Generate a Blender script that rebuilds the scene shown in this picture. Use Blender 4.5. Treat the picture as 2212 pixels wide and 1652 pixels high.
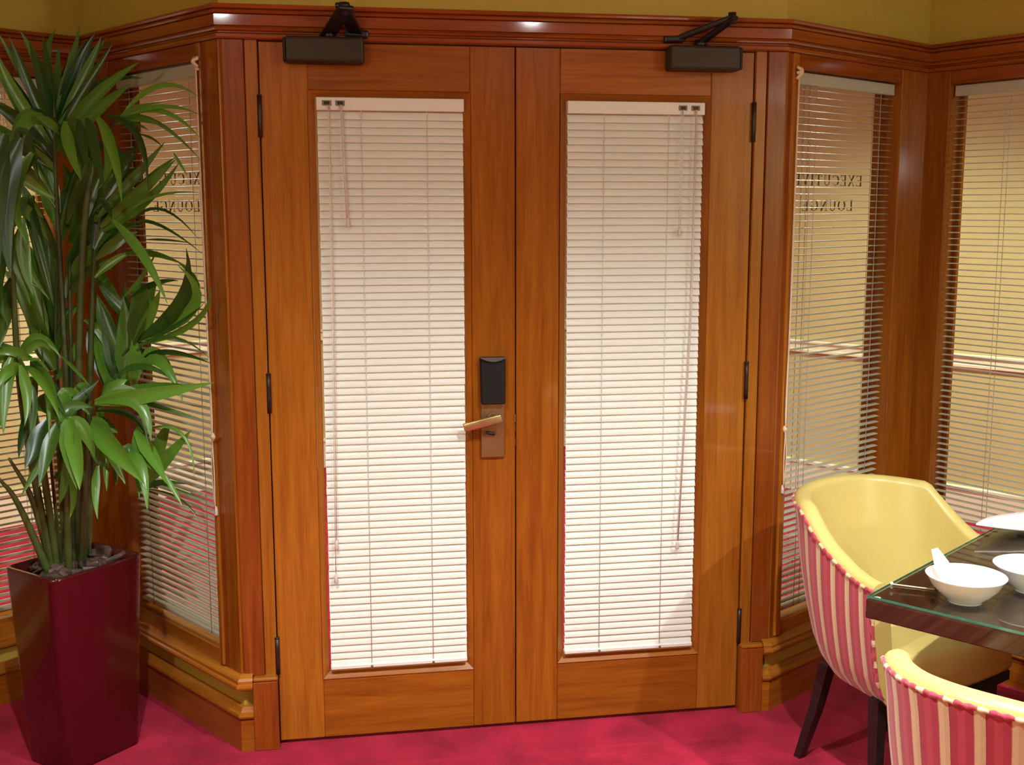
import bpy, bmesh, math, random
from mathutils import Vector, Matrix
random.seed(11)
for _o in list(bpy.data.objects):
    bpy.data.objects.remove(_o)
SC = bpy.context.scene
COL = SC.collection

# ------------------------------------------------------------------ camera, world, exposure
cam_data = bpy.data.cameras.new('camera')
cam_data.sensor_fit = 'HORIZONTAL'
cam_data.sensor_width = 36.0
cam_data.lens = 2485.83 * 36.0 / 2212.0
cam_data.clip_start = 0.02
cam = bpy.data.objects.new('camera', cam_data)
COL.objects.link(cam)
cam.matrix_world = Matrix(((0.98536965, 0.02637668, -0.16837731, -0.6016),
                           (-0.1704273, 0.14619171, -0.97446525, -3.4166),
                           (-0.0010878, 0.98890457, 0.14854818, 1.6294),
                           (0, 0, 0, 1)))
SC.camera = cam
world = bpy.data.worlds.new('world')
SC.world = world
world.use_nodes = True
world.node_tree.nodes['Background'].inputs[0].default_value = (1.0, 0.8, 0.55, 1)
world.node_tree.nodes['Background'].inputs[1].default_value = 0.0
SC.view_settings.view_transform = 'Standard'
SC.view_settings.look = 'None'
SC.view_settings.gamma = 1.0
SC.view_settings.use_curve_mapping = False
SC.view_settings.exposure = 0.35

ROOM_POWER = 165.0
FILL_POWER = 150.0
FILL_LAMPS = [(-2.6, -4.8, 2.0), (3.2, -4.5, 2.0)]  # added fill lamps, out of view behind the camera
CORRIDOR_POWER = 122.0
ROOM_LAMPS = [(-0.95, -1.70), (0.36, -1.70), (1.62, -1.70)]
CORRIDOR_LAMPS = [(0.1, 1.9), (1.75, 1.55), (2.75, 0.35), (-1.3, 2.0), (-2.4, 1.0)]
CEIL = 2.45

# ------------------------------------------------------------------ helpers
def link(o, parent=None):
    COL.objects.link(o)
    if parent is not None:
        o.parent = parent
    return o

def mesh_obj(name, bm, mat, parent=None, smooth=False, matrix=None):
    me = bpy.data.meshes.new(name)
    bmesh.ops.recalc_face_normals(bm, faces=bm.faces)
    bm.to_mesh(me)
    bm.free()
    if mat is not None:
        me.materials.append(mat)
    if smooth:
        for p in me.polygons:
            p.use_smooth = True
    o = bpy.data.objects.new(name, me)
    if matrix is not None:
        o.matrix_local = matrix
    return link(o, parent)

def raw_obj(name, verts, faces, mat, parent=None, smooth=False, uvs=None):
    me = bpy.data.meshes.new(name)
    me.from_pydata(verts, [], faces)
    if mat is not None:
        me.materials.append(mat)
    if uvs is not None:
        lay = me.uv_layers.new(name='UVMap')
        for lp in me.loops:
            lay.data[lp.index].uv = uvs[lp.vertex_index]
    if smooth:
        for p in me.polygons:
            p.use_smooth = True
    me.update()
    o = bpy.data.objects.new(name, me)
    return link(o, parent)

def empty(name, loc=(0, 0, 0), rz=0.0, parent=None):
    o = bpy.data.objects.new(name, None)
    o.empty_display_size = 0.05
    o.location = loc
    o.rotation_euler = (0, 0, rz)
    return link(o, parent)

def tag(o, label, cat, group=None):
    o['label'] = label
    o['category'] = cat
    if group:
        o['group'] = group
    return o

def struct(o):
    o['kind'] = 'structure'
    return o

def set_uv(bm, grain):
    """UV in metres: u along the grain axis, v across it."""
    uv = bm.loops.layers.uv.verify()
    others = [k for k in range(3) if k != grain]
    for f in bm.faces:
        for lp in f.loops:
            c = lp.vert.co
            lp[uv].uv = (c[grain], c[others[0]] + c[others[1]])

def bm_box(x0, x1, y0, y1, z0, z1, bevel=0.0, bm=None, segs=1):
    own = bmesh.new()
    bmesh.ops.create_cube(own, size=1.0)
    for v in own.verts:
        v.co = Vector(((x0 + x1) / 2 + v.co.x * (x1 - x0), (y0 + y1) / 2 + v.co.y * (y1 - y0), (z0 + z1) / 2 + v.co.z * (z1 - z0)))
    if bevel > 0:
        bmesh.ops.bevel(own, geom=list(own.edges), offset=bevel, segments=segs, affect='EDGES', profile=0.5)
    if bm is None:
        return own
    tmp = bpy.data.meshes.new('tmp')
    own.to_mesh(tmp)
    own.free()
    bm.from_mesh(tmp)
    bpy.data.meshes.remove(tmp)
    return bm

def box(name, x0, x1, y0, y1, z0, z1, mat, parent=None, grain=2, bevel=0.002):
    bm = bm_box(x0, x1, y0, y1, z0, z1, bevel)
    set_uv(bm, grain)
    return mesh_obj(name, bm, mat, parent)

def prism(name, poly, z0, z1, mat, parent=None, grain=2, bevel=0.0):
    bm = bmesh.new()
    lo = [bm.verts.new((p[0], p[1], z0)) for p in poly]
    hi = [bm.verts.new((p[0], p[1], z1)) for p in poly]
    n = len(poly)
    bm.faces.new(lo[::-1])
    bm.faces.new(hi)
    for i in range(n):
        bm.faces.new((lo[i], lo[(i + 1) % n], hi[(i + 1) % n], hi[i]))
    bmesh.ops.recalc_face_normals(bm, faces=bm.faces)
    if bevel:
        bmesh.ops.bevel(bm, geom=list(bm.edges), offset=bevel, segments=1, affect='EDGES')
    set_uv(bm, grain)
    return mesh_obj(name, bm, mat, parent)

def sweep(name, profile, path, mat, parent=None):
    """Sweep an (out, z) profile along a plan path with mitred corners; 'out' is to the right of the path (the room)."""
    n = len(path)
    dirs = []
    for i in range(n - 1):
        d = Vector((path[i + 1][0] - path[i][0], path[i + 1][1] - path[i][1]))
        dirs.append(d.normalized())
    ver, uvs, fac = [], [], []
    L = 0.0
    arc = [0.0]
    for k in range(1, len(profile)):
        arc.append(arc[-1] + math.hypot(profile[k][0] - profile[k - 1][0], profile[k][1] - profile[k - 1][1]))
    m = len(profile)
    for i in range(n):
        if i > 0:
            L += (Vector(path[i]) - Vector(path[i - 1])).length
        a = dirs[max(i - 1, 0)]
        b = dirs[min(i, n - 2)]
        na = Vector((a.y, -a.x))
        nb = Vector((b.y, -b.x))
        mit = (na + nb)
        mit = mit / max(mit.length, 1e-6)
        k = 1.0 / max(mit.dot(na), 0.2)
        for j, (o, z) in enumerate(profile):
            ver.append((path[i][0] + mit.x * o * k, path[i][1] + mit.y * o * k, z))
            uvs.append((L, arc[j]))
    for i in range(n - 1):
        for j in range(m - 1):
            fac.append((i * m + j, (i + 1) * m + j, (i + 1) * m + j + 1, i * m + j + 1))
    fac.append(tuple(range(m))[::-1])
    fac.append(tuple((n - 1) * m + j for j in range(m)))
    return raw_obj(name, ver, fac, mat, parent, uvs=uvs)

def tube_data(pts, rad, sides=8):
    """Tube along 3D points; rad is a number or one value per point."""
    pts = [Vector(p) for p in pts]
    n = len(pts)
    rads = [rad] * n if not hasattr(rad, '__len__') else rad
    ver, fac = [], []
    up = Vector((0.31, 0.17, 0.94))
    prev = None
    for i in range(n):
        t = (pts[min(i + 1, n - 1)] - pts[max(i - 1, 0)]).normalized()
        a = prev if prev is not None else (up if abs(t.dot(up)) < 0.95 else Vector((1, 0, 0)))
        a = (a - t * a.dot(t)).normalized()
        prev = a
        b = t.cross(a)
        for k in range(sides):
            an = 2 * math.pi * k / sides
            ver.append(tuple(pts[i] + (a * math.cos(an) + b * math.sin(an)) * rads[i]))
    for i in range(n - 1):
        for k in range(sides):
            k2 = (k + 1) % sides
            fac.append((i * sides + k, i * sides + k2, (i + 1) * sides + k2, (i + 1) * sides + k))
    fac.append(tuple(range(sides))[::-1])
    fac.append(tuple((n - 1) * sides + k for k in range(sides)))
    return ver, fac

def tube(name, pts, rad, mat, parent=None, sides=8, smooth=True):
    v, f = tube_data(pts, rad, sides)
    return raw_obj(name, v, f, mat, parent, smooth)

def curve_pts(ctrl, n=12):
    """Catmull-Rom through control points."""
    c = [Vector(p) for p in ctrl]
    c = [c[0] * 2 - c[1]] + c + [c[-1] * 2 - c[-2]]
    out = []
    for i in range(1, len(c) - 2):
        for k in range(n):
            t = k / n
            p0, p1, p2, p3 = c[i - 1], c[i], c[i + 1], c[i + 2]
            out.append(0.5 * ((2 * p1) + (p2 - p0) * t + (2 * p0 - 5 * p1 + 4 * p2 - p3) * t * t + (3 * p1 - p0 - 3 * p2 + p3) * t ** 3))
    out.append(c[-2])
    return out

def lathe(name, prof, mat, parent=None, segs=40, loc=(0, 0, 0)):
    ver, fac = [], []
    m = len(prof)
    for k in range(segs):
        an = 2 * math.pi * k / segs
        for (r, z) in prof:
            ver.append((loc[0] + r * math.cos(an), loc[1] + r * math.sin(an), loc[2] + z))
    for k in range(segs):
        k2 = (k + 1) % segs
        for j in range(m - 1):
            fac.append((k * m + j, k2 * m + j, k2 * m + j + 1, k * m + j + 1))
    o = raw_obj(name, ver, fac, mat, parent, True)
    bm = bmesh.new()
    bm.from_mesh(o.data)
    bmesh.ops.remove_doubles(bm, verts=bm.verts, dist=1e-5)
    bmesh.ops.recalc_face_normals(bm, faces=bm.faces)
    bm.to_mesh(o.data)
    bm.free()
    return o

# ------------------------------------------------------------------ materials
def new_mat(name):
    m = bpy.data.materials.new(name)
    m.use_nodes = True
    nt = m.node_tree
    return m, nt, nt.nodes['Principled BSDF']

def N(nt, kind, **kw):
    n = nt.nodes.new(kind)
    for k, v in kw.items():
        setattr(n, k, v)
    return n

def plain(name, col, rough=0.5, metal=0.0, spec=0.5, noise=0.0, nscale=60.0, bump=0.0, coat=0.0):
    m, nt, b = new_mat(name)
    b.inputs['Roughness'].default_value = rough
    b.inputs['Metallic'].default_value = metal
    b.inputs['Specular IOR Level'].default_value = spec
    b.inputs['Coat Weight'].default_value = coat
    b.inputs['Coat Roughness'].default_value = 0.1
    tc = N(nt, 'ShaderNodeTexCoord')
    nz = N(nt, 'ShaderNodeTexNoise')
    nz.inputs['Scale'].default_value = nscale
    nz.inputs['Detail'].default_value = 4
    nt.links.new(tc.outputs['Object'], nz.inputs['Vector'])
    ramp = N(nt, 'ShaderNodeValToRGB')
    ramp.color_ramp.elements[0].position = 0.25
    ramp.color_ramp.elements[1].position = 0.75
    ramp.color_ramp.elements[0].color = tuple(c * (1 - noise) for c in col) + (1,)
    ramp.color_ramp.elements[1].color = tuple(min(1, c * (1 + noise)) for c in col) + (1,)
    nt.links.new(nz.outputs['Fac'], ramp.inputs['Fac'])
    nt.links.new(ramp.outputs['Color'], b.inputs['Base Color'])
    if bump > 0:
        bp = N(nt, 'ShaderNodeBump')
        bp.inputs['Strength'].default_value = bump
        bp.inputs['Distance'].default_value = 0.002
        nt.links.new(nz.outputs['Fac'], bp.inputs['Height'])
        nt.links.new(bp.outputs['Normal'], b.inputs['Normal'])
    return m

def wood(name, dark, mid, light, rough=0.34, coat=0.8):
    m, nt, b = new_mat(name)
    b.inputs['Roughness'].default_value = rough
    b.inputs['Specular IOR Level'].default_value = 0.15
    b.inputs['Coat Weight'].default_value = coat
    b.inputs['Coat Roughness'].default_value = 0.08
    uv = N(nt, 'ShaderNodeUVMap')
    info = N(nt, 'ShaderNodeObjectInfo')
    off = N(nt, 'ShaderNodeVectorMath', operation='SCALE')
    comb = N(nt, 'ShaderNodeCombineXYZ')
    for k in range(3):
        nt.links.new(info.outputs['Random'], comb.inputs[k])
    nt.links.new(comb.outputs[0], off.inputs[0])
    off.inputs['Scale'].default_value = 37.0
    add = N(nt, 'ShaderNodeVectorMath', operation='ADD')
    nt.links.new(uv.outputs['UV'], add.inputs[0])
    nt.links.new(off.outputs[0], add.inputs[1])
    mp = N(nt, 'ShaderNodeMapping')
    mp.inputs['Scale'].default_value = (1.6, 26.0, 1.0)
    nt.links.new(add.outputs[0], mp.inputs['Vector'])
    n1 = N(nt, 'ShaderNodeTexNoise')
    n1.inputs['Scale'].default_value = 1.6
    n1.inputs['Detail'].default_value = 5
    n1.inputs['Roughness'].default_value = 0.6
    n1.inputs['Distortion'].default_value = 0.6
    nt.links.new(mp.outputs[0], n1.inputs['Vector'])
    mp2 = N(nt, 'ShaderNodeMapping')
    mp2.inputs['Scale'].default_value = (7.0, 420.0, 1.0)
    nt.links.new(add.outputs[0], mp2.inputs['Vector'])
    n2 = N(nt, 'ShaderNodeTexNoise')
    n2.inputs['Scale'].default_value = 1.0
    n2.inputs['Detail'].default_value = 3
    nt.links.new(mp2.outputs[0], n2.inputs['Vector'])
    ramp = N(nt, 'ShaderNodeValToRGB')
    e = ramp.color_ramp.elements
    e[0].position, e[0].color = 0.30, dark + (1,)
    e[1].position, e[1].color = 0.72, light + (1,)
    k = e.new(0.5)
    k.color = mid + (1,)
    nt.links.new(n1.outputs['Fac'], ramp.inputs['Fac'])
    mul = N(nt, 'ShaderNodeMixRGB', blend_type='MULTIPLY')
    mul.inputs['Fac'].default_value = 0.35
    r2 = N(nt, 'ShaderNodeValToRGB')
    r2.color_ramp.elements[0].position = 0.35
    r2.color_ramp.elements[0].color = (0.55, 0.45, 0.38, 1)
    r2.color_ramp.elements[1].position = 0.6
    r2.color_ramp.elements[1].color = (1, 1, 1, 1)
    nt.links.new(n2.outputs['Fac'], r2.inputs['Fac'])
    nt.links.new(ramp.outputs['Color'], mul.inputs[1])
    nt.links.new(r2.outputs['Color'], mul.inputs[2])
    # board to board tone difference
    hsv = N(nt, 'ShaderNodeHueSaturation')
    mr = N(nt, 'ShaderNodeMapRange')
    mr.inputs['To Min'].default_value = 0.85
    mr.inputs['To Max'].default_value = 1.12
    nt.links.new(info.outputs['Random'], mr.inputs['Value'])
    nt.links.new(mr.outputs[0], hsv.inputs['Value'])
    nt.links.new(mul.outputs[0], hsv.inputs['Color'])
    nt.links.new(hsv.outputs[0], b.inputs['Base Color'])
    bp = N(nt, 'ShaderNodeBump')
    bp.inputs['Strength'].default_value = 0.05
    bp.inputs['Distance'].default_value = 0.001
    nt.links.new(n2.outputs['Fac'], bp.inputs['Height'])
    nt.links.new(bp.outputs['Normal'], b.inputs['Normal'])
    return m

M = {}
M['wood'] = wood('varnished_timber', (0.235, 0.062, 0.0045), (0.32, 0.095, 0.0065), (0.38, 0.127, 0.0095))
M['wood_red'] = wood('varnished_red_timber', (0.185, 0.040, 0.0045), (0.26, 0.060, 0.0060), (0.32, 0.085, 0.0085))
M['wood_pale'] = wood('varnished_pale_timber', (0.29, 0.088, 0.007), (0.37, 0.126, 0.011), (0.43, 0.158, 0.016))
M['wall'] = plain('cream_wall_paint', (0.46, 0.345, 0.05), 0.7, noise=0.03, nscale=30, bump=0.05)
M['corridor'] = plain('corridor_cream_paint', (0.62, 0.55, 0.27), 0.6, noise=0.02, nscale=20)
M['corridor_trim'] = plain('corridor_gloss_trim', (0.90, 0.88, 0.70), 0.25, noise=0.01)
M['ceiling'] = plain('ceiling_white', (0.75, 0.70, 0.58), 0.8, noise=0.02)
M['blind'] = plain('blind_white', (0.75, 0.775, 0.72), 0.38, noise=0.015, nscale=15)
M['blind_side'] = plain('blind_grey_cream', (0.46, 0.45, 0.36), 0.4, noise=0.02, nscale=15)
M['blind_dark'] = plain('blind_hardware_grey', (0.22, 0.19, 0.14), 0.5, noise=0.1)
M['cord'] = plain('cream_cord', (0.72, 0.58, 0.40), 0.7, noise=0.05, nscale=200)
M['wand'] = plain('clear_plastic_wand', (0.66, 0.62, 0.56), 0.15, noise=0.02, coat=0.5)
M['bronze'] = plain('dark_bronze_paint', (0.040, 0.027, 0.016), 0.45, metal=0.3, spec=0.35, noise=0.15, nscale=250, bump=0.1)
M['black_metal'] = plain('black_metal', (0.012, 0.010, 0.010), 0.38, metal=0.2, noise=0.1)
M['hinge'] = plain('dark_hinge_metal', (0.05, 0.028, 0.022), 0.4, metal=0.6, noise=0.1)
M['brass'] = plain('antique_brass', (0.34, 0.22, 0.10), 0.36, metal=0.75, noise=0.12, nscale=40)
M['brass_lit'] = plain('lit_brass_lever', (0.50, 0.36, 0.16), 0.3, metal=0.75, noise=0.12, nscale=40)  # lighter copy of the brass: light on the lever put into its colour
M['black_plastic'] = plain('black_plastic', (0.006, 0.0055, 0.007), 0.45, spec=0.3, noise=0.1)
M['lettering'] = plain('dark_vinyl_lettering', (0.13, 0.105, 0.038), 0.5, noise=0.05)
M['pot'] = plain('dark_red_lacquer', (0.055, 0.0025, 0.0045), 0.2, noise=0.08, nscale=6, coat=0.6)
M['soil'] = plain('dark_soil', (0.03, 0.02, 0.014), 0.9, noise=0.4, nscale=80, bump=0.6)
M['bark'] = plain('bark_chip', (0.085, 0.055, 0.042), 0.45, noise=0.5, nscale=35, bump=0.4)
M['stem'] = plain('palm_stem', (0.055, 0.085, 0.018), 0.45, noise=0.45, nscale=18)
M['vinyl'] = plain('cream_yellow_vinyl', (0.58, 0.47, 0.15), 0.34, noise=0.03, nscale=120, bump=0.05)
M['leg'] = plain('black_stained_wood', (0.016, 0.010, 0.010), 0.35, noise=0.2)
M['underside'] = plain('black_dust_cover', (0.01, 0.008, 0.008), 0.9, noise=0.1)
M['china'] = plain('white_china', (0.88, 0.87, 0.84), 0.12, noise=0.01, coat=0.4)
M['spoon_yellow'] = plain('white_china_spoon', (0.88, 0.84, 0.62), 0.15, noise=0.02, coat=0.4)
M['steel'] = plain('polished_steel', (0.75, 0.72, 0.66), 0.15, metal=1.0, noise=0.02)
M['bumper'] = plain('clear_bumper_pad', (0.6, 0.5, 0.35), 0.2, noise=0.05)

# table wood
M['table'] = wood('dark_table_wood', (0.035, 0.012, 0.007), (0.055, 0.020, 0.012), (0.075, 0.029, 0.017), rough=0.2, coat=0.5)

def leaf_mat():
    m, nt, b = new_mat('palm_leaf')
    info = N(nt, 'ShaderNodeObjectInfo')
    uv = N(nt, 'ShaderNodeUVMap')
    mp = N(nt, 'ShaderNodeMapping')
    mp.inputs['Scale'].default_value = (3.0, 60.0, 1)
    nt.links.new(uv.outputs[0], mp.inputs['Vector'])
    nz = N(nt, 'ShaderNodeTexNoise')
    nz.inputs['Scale'].default_value = 6.0
    nt.links.new(mp.outputs[0], nz.inputs['Vector'])
    ramp = N(nt, 'ShaderNodeValToRGB')
    ramp.color_ramp.elements[0].color = (0.010, 0.055, 0.008, 1)
    ramp.color_ramp.elements[1].color = (0.11, 0.28, 0.028, 1)
    ramp.color_ramp.elements[0].position = 0.3
    ramp.color_ramp.elements[1].position = 0.75
    mix = N(nt, 'ShaderNodeMath', operation='ADD')
    sc = N(nt, 'ShaderNodeMath', operation='MULTIPLY_ADD')
    nt.links.new(info.outputs['Random'], sc.inputs[0])
    sc.inputs[1].default_value = 0.7
    sc.inputs[2].default_value = -0.35
    nt.links.new(nz.outputs['Fac'], mix.inputs[0])
    nt.links.new(sc.outputs[0], mix.inputs[1])
    nt.links.new(mix.outputs[0], ramp.inputs['Fac'])
    nt.links.new(ramp.outputs[0], b.inputs['Base Color'])
    b.inputs['Roughness'].default_value = 0.30
    b.inputs['Specular IOR Level'].default_value = 0.6
    tr = N(nt, 'ShaderNodeBsdfTranslucent')
    tr.inputs['Color'].default_value = (0.12, 0.36, 0.02, 1)
    ms = N(nt, 'ShaderNodeMixShader')
    ms.inputs[0].default_value = 0.15
    nt.links.new(b.outputs[0], ms.inputs[1])
    nt.links.new(tr.outputs[0], ms.inputs[2])
    nt.links.new(ms.outputs[0], nt.nodes['Material Output'].inputs['Surface'])
    return m
M['leaf'] = leaf_mat()

def carpet_mat():
    m, nt, b = new_mat('crimson_carpet')
    tc = N(nt, 'ShaderNodeTexCoord')
    n1 = N(nt, 'ShaderNodeTexNoise')
    n1.inputs['Scale'].default_value = 5.5
    n1.inputs['Detail'].default_value = 3
    n2 = N(nt, 'ShaderNodeTexNoise')
    n2.inputs['Scale'].default_value = 420.0
    n2.inputs['Detail'].default_value = 2
    nt.links.new(tc.outputs['Object'], n1.inputs['Vector'])
    nt.links.new(tc.outputs['Object'], n2.inputs['Vector'])
    ramp = N(nt, 'ShaderNodeValToRGB')
    ramp.color_ramp.elements[0].position = 0.34
    ramp.color_ramp.elements[1].position = 0.66
    ramp.color_ramp.elements[0].color = (0.24, 0.0045, 0.020, 1)
    ramp.color_ramp.elements[1].color = (0.47, 0.013, 0.050, 1)
    nt.links.new(n1.outputs['Fac'], ramp.inputs['Fac'])
    mul = N(nt, 'ShaderNodeMixRGB', blend_type='MULTIPLY')
    mul.inputs['Fac'].default_value = 0.6
    nt.links.new(ramp.outputs[0], mul.inputs[1])
    r2 = N(nt, 'ShaderNodeValToRGB')
    r2.color_ramp.elements[0].position = 0.3
    r2.color_ramp.elements[0].color = (0.5, 0.5, 0.5, 1)
    r2.color_ramp.elements[1].position = 0.6
    nt.links.new(n2.outputs['Fac'], r2.inputs['Fac'])
    nt.links.new(r2.outputs[0], mul.inputs[2])
    nt.links.new(mul.outputs[0], b.inputs['Base Color'])
    b.inputs['Roughness'].default_value = 0.95
    b.inputs['Specular IOR Level'].default_value = 0.1
    b.inputs['Sheen Weight'].default_value = 0.3
    b.inputs['Sheen Tint'].default_value = (1.0, 0.25, 0.35, 1)
    bp = N(nt, 'ShaderNodeBump')
    bp.inputs['Strength'].default_value = 0.5
    bp.inputs['Distance'].default_value = 0.004
    nt.links.new(n2.outputs['Fac'], bp.inputs['Height'])
    nt.links.new(bp.outputs['Normal'], b.inputs['Normal'])
    return m
M['carpet'] = carpet_mat()

def glass_mat(name, tint, ior=1.45):
    """Thin clear pane: see-through with Fresnel reflections."""
    m = bpy.data.materials.new(name)
    m.use_nodes = True
    nt = m.node_tree
    nt.nodes.remove(nt.nodes['Principled BSDF'])
    tr = N(nt, 'ShaderNodeBsdfTransparent')
    tr.inputs['Color'].default_value = tint + (1,)
    gl = N(nt, 'ShaderNodeBsdfGlossy')
    gl.inputs['Roughness'].default_value = 0.02
    fr = N(nt, 'ShaderNodeFresnel')
    fr.inputs['IOR'].default_value = ior
    ms = N(nt, 'ShaderNodeMixShader')
    geo = N(nt, 'ShaderNodeNewGeometry')
    front = N(nt, 'ShaderNodeMath', operation='SUBTRACT')
    front.inputs[0].default_value = 1.0
    nt.links.new(geo.outputs['Backfacing'], front.inputs[1])
    mul = N(nt, 'ShaderNodeMath', operation='MULTIPLY')
    nt.links.new(fr.outputs[0], mul.inputs[0])
    nt.links.new(front.outputs[0], mul.inputs[1])
    nt.links.new(mul.outputs[0], ms.inputs[0])
    nt.links.new(tr.outputs[0], ms.inputs[1])
    nt.links.new(gl.outputs[0], ms.inputs[2])
    nt.links.new(ms.outputs[0], nt.nodes['Material Output'].inputs['Surface'])
    return m
M['glass'] = glass_mat('window_glass', (0.95, 0.96, 0.93))
M['glass_top'] = glass_mat('table_glass', (0.90, 0.95, 0.91))
M['glass_edge'] = plain('green_glass_edge', (0.03, 0.16, 0.11), 0.12, noise=0.2, nscale=30, coat=0.6)

def stripe_mat():
    """Woven stripe running up the outside of the chair: wide red, narrow cream, u in metres."""
    m, nt, b = new_mat('striped_chenille')
    uv = N(nt, 'ShaderNodeUVMap')
    sep = N(nt, 'ShaderNodeSeparateXYZ')
    nt.links.new(uv.outputs[0], sep.inputs[0])
    dv = N(nt, 'ShaderNodeMath', operation='DIVIDE')
    dv.inputs[1].default_value = 0.056
    nt.links.new(sep.outputs[0], dv.inputs[0])
    fr = N(nt, 'ShaderNodeMath', operation='FRACT')
    nt.links.new(dv.outputs[0], fr.inputs[0])
    ramp = N(nt, 'ShaderNodeValToRGB')
    ramp.color_ramp.interpolation = 'CONSTANT'
    e = ramp.color_ramp.elements
    e[0].position, e[0].color = 0.0, (0.42, 0.025, 0.055, 1)
    e[1].position, e[1].color = 0.20, (0.50, 0.045, 0.075, 1)
    for pos, c in ((0.42, (0.40, 0.022, 0.05, 1)), (0.62, (0.30, 0.02, 0.04, 1)), (0.65, (0.62, 0.44, 0.24, 1)), (0.80, (0.68, 0.52, 0.30, 1)), (0.95, (0.50, 0.30, 0.18, 1)), (0.975, (0.42, 0.025, 0.055, 1))):
        k = e.new(pos)
        k.color = c
    nt.links.new(fr.outputs[0], ramp.inputs['Fac'])
    nz = N(nt, 'ShaderNodeTexNoise')
    nz.inputs['Scale'].default_value = 500.0
    nt.links.new(uv.outputs[0], nz.inputs['Vector'])
    mul = N(nt, 'ShaderNodeMixRGB', blend_type='MULTIPLY')
    mul.inputs['Fac'].default_value = 0.35
    nt.links.new(ramp.outputs[0], mul.inputs[1])
    nt.links.new(nz.outputs['Fac'], mul.inputs[2])
    hs = N(nt, 'ShaderNodeHueSaturation')
    hs.inputs['Value'].default_value = 1.2
    nt.links.new(mul.outputs[0], hs.inputs['Color'])
    nt.links.new(hs.outputs[0], b.inputs['Base Color'])
    b.inputs['Roughness'].default_value = 0.8
    b.inputs['Sheen Weight'].default_value = 0.35
    bp = N(nt, 'ShaderNodeBump')
    bp.inputs['Strength'].default_value = 0.4
    bp.inputs['Distance'].default_value = 0.002
    nt.links.new(nz.outputs['Fac'], bp.inputs['Height'])
    nt.links.new(bp.outputs['Normal'], b.inputs['Normal'])
    return m
M['stripe'] = stripe_mat()

def lamp_mat():
    m, nt, b = new_mat('lamp_lens')
    b.inputs['Emission Color'].default_value = (0.96, 1.0, 0.99, 1)
    b.inputs['Emission Strength'].default_value = 260.0
    return m
M['lens'] = lamp_mat()
def globe_mat():
    m, nt, b = new_mat('fill_globe')
    b.inputs['Base Color'].default_value = (0.8, 0.8, 0.75, 1)
    b.inputs['Emission Color'].default_value = (0.96, 1.0, 0.88, 1)
    b.inputs['Emission Strength'].default_value = FILL_POWER  # glow of the added fill globes
    return m
M['globe'] = globe_mat()
M['white_metal'] = plain('white_powder_coat', (0.8, 0.8, 0.78), 0.4, noise=0.01)

# ------------------------------------------------------------------ plan of the place
def step(p, az, s):
    a = math.radians(az)
    return (p[0] + math.cos(a) * s, p[1] + math.sin(a) * s)
PL = (-0.840, -0.010)
PR = (0.832, -0.010)
AZ_L, AZ_R, AZ_LL, AZ_RR = -55.5, 32.0, 37.0, -64.0
LEN_L, LEN_R, LEN_LL, LEN_RR = 0.88, 0.845, 2.4, 5.4
VL = step(PL, AZ_L + 180, LEN_L)
VR = step(PR, AZ_R, LEN_R)
A0 = step(VL, AZ_LL + 180, LEN_LL)
B0 = step(VR, AZ_RR, LEN_RR)
ZB, ZT = 0.300, 2.055          # window opening
HDR = 2.102                    # underside of the moulded header

# ------------------------------------------------------------------ floor, ceiling, plain walls
struct(box('floor', -6, 7.5, -6.2, 6.5, -0.06, 0.0, M['carpet'], bevel=0))
struct(box('ceiling', -6, 7.5, -6.2, 6.5, CEIL, CEIL + 0.06, M['ceiling'], bevel=0))
def wall_between(name, a, b, mat, th=0.1, z0=0.0, z1=CEIL):
    d = Vector((b[0] - a[0], b[1] - a[1]))
    o = box(name, 0, d.length, 0, th, z0, z1, mat, bevel=0)
    o.location = (a[0], a[1], 0)
    o.rotation_euler = (0, 0, math.atan2(d.y, d.x))
    return struct(o)
wall_between('wall_back', (5.2, -5.6), (-3.4, -5.6), M['wall'])
wall_between('wall_side_left', (A0[0], -5.6), A0, M['wall'])
wall_between('wall_side_right', B0, (B0[0], -5.7), M['wall'])
# corridor walls beyond the windows
C1 = (2.45, 2.42)
C1a, C1b = step(C1, 126, 2.55), step(C1, -54, 5.2)
C2 = (-1.27, 3.40)
a1, a2 = math.radians(126), math.radians(34.5)
den = math.cos(a1) * math.sin(a2) - math.sin(a1) * math.cos(a2)
tt = ((C2[0] - C1[0]) * math.sin(a2) - (C2[1] - C1[1]) * math.cos(a2)) / den
CX = (C1[0] + math.cos(a1) * tt, C1[1] + math.sin(a1) * tt)
C2a = step(C2, 214.5, 4.2)
def corridor_wall(name, a, b):
    w = wall_between(name, a, b, M['corridor'])
    L = (Vector(b) - Vector(a)).length
    box('dado_rail', 0, L, -0.020, 0.0, 0.815, 0.835, M['corridor_trim'], w, 0, 0.004)
    box('dado_rail', 0, L, -0.011, 0.0, 0.835, 0.868, M['corridor_trim'], w, 0, 0.001)
    box('dado_rail', 0, L, -0.022, 0.0, 0.868, 0.886, M['corridor_trim'], w, 0, 0.005)
    box('skirting', 0, L, -0.016, 0.0, 0.0, 0.165, M['corridor_trim'], w, 0, 0.002)
    box('skirting_cap', 0, L, -0.024, 0.0, 0.165, 0.190, M['corridor_trim'], w, 0, 0.006)
    return w
corridor_wall('wall_corridor_right', CX, C1b)
corridor_wall('wall_corridor_left', C2a, CX)
wall_between('wall_corridor_end_right', C1b, B0, M['corridor'])
wall_between('wall_corridor_end_left', A0, C2a, M['corridor'])

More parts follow.
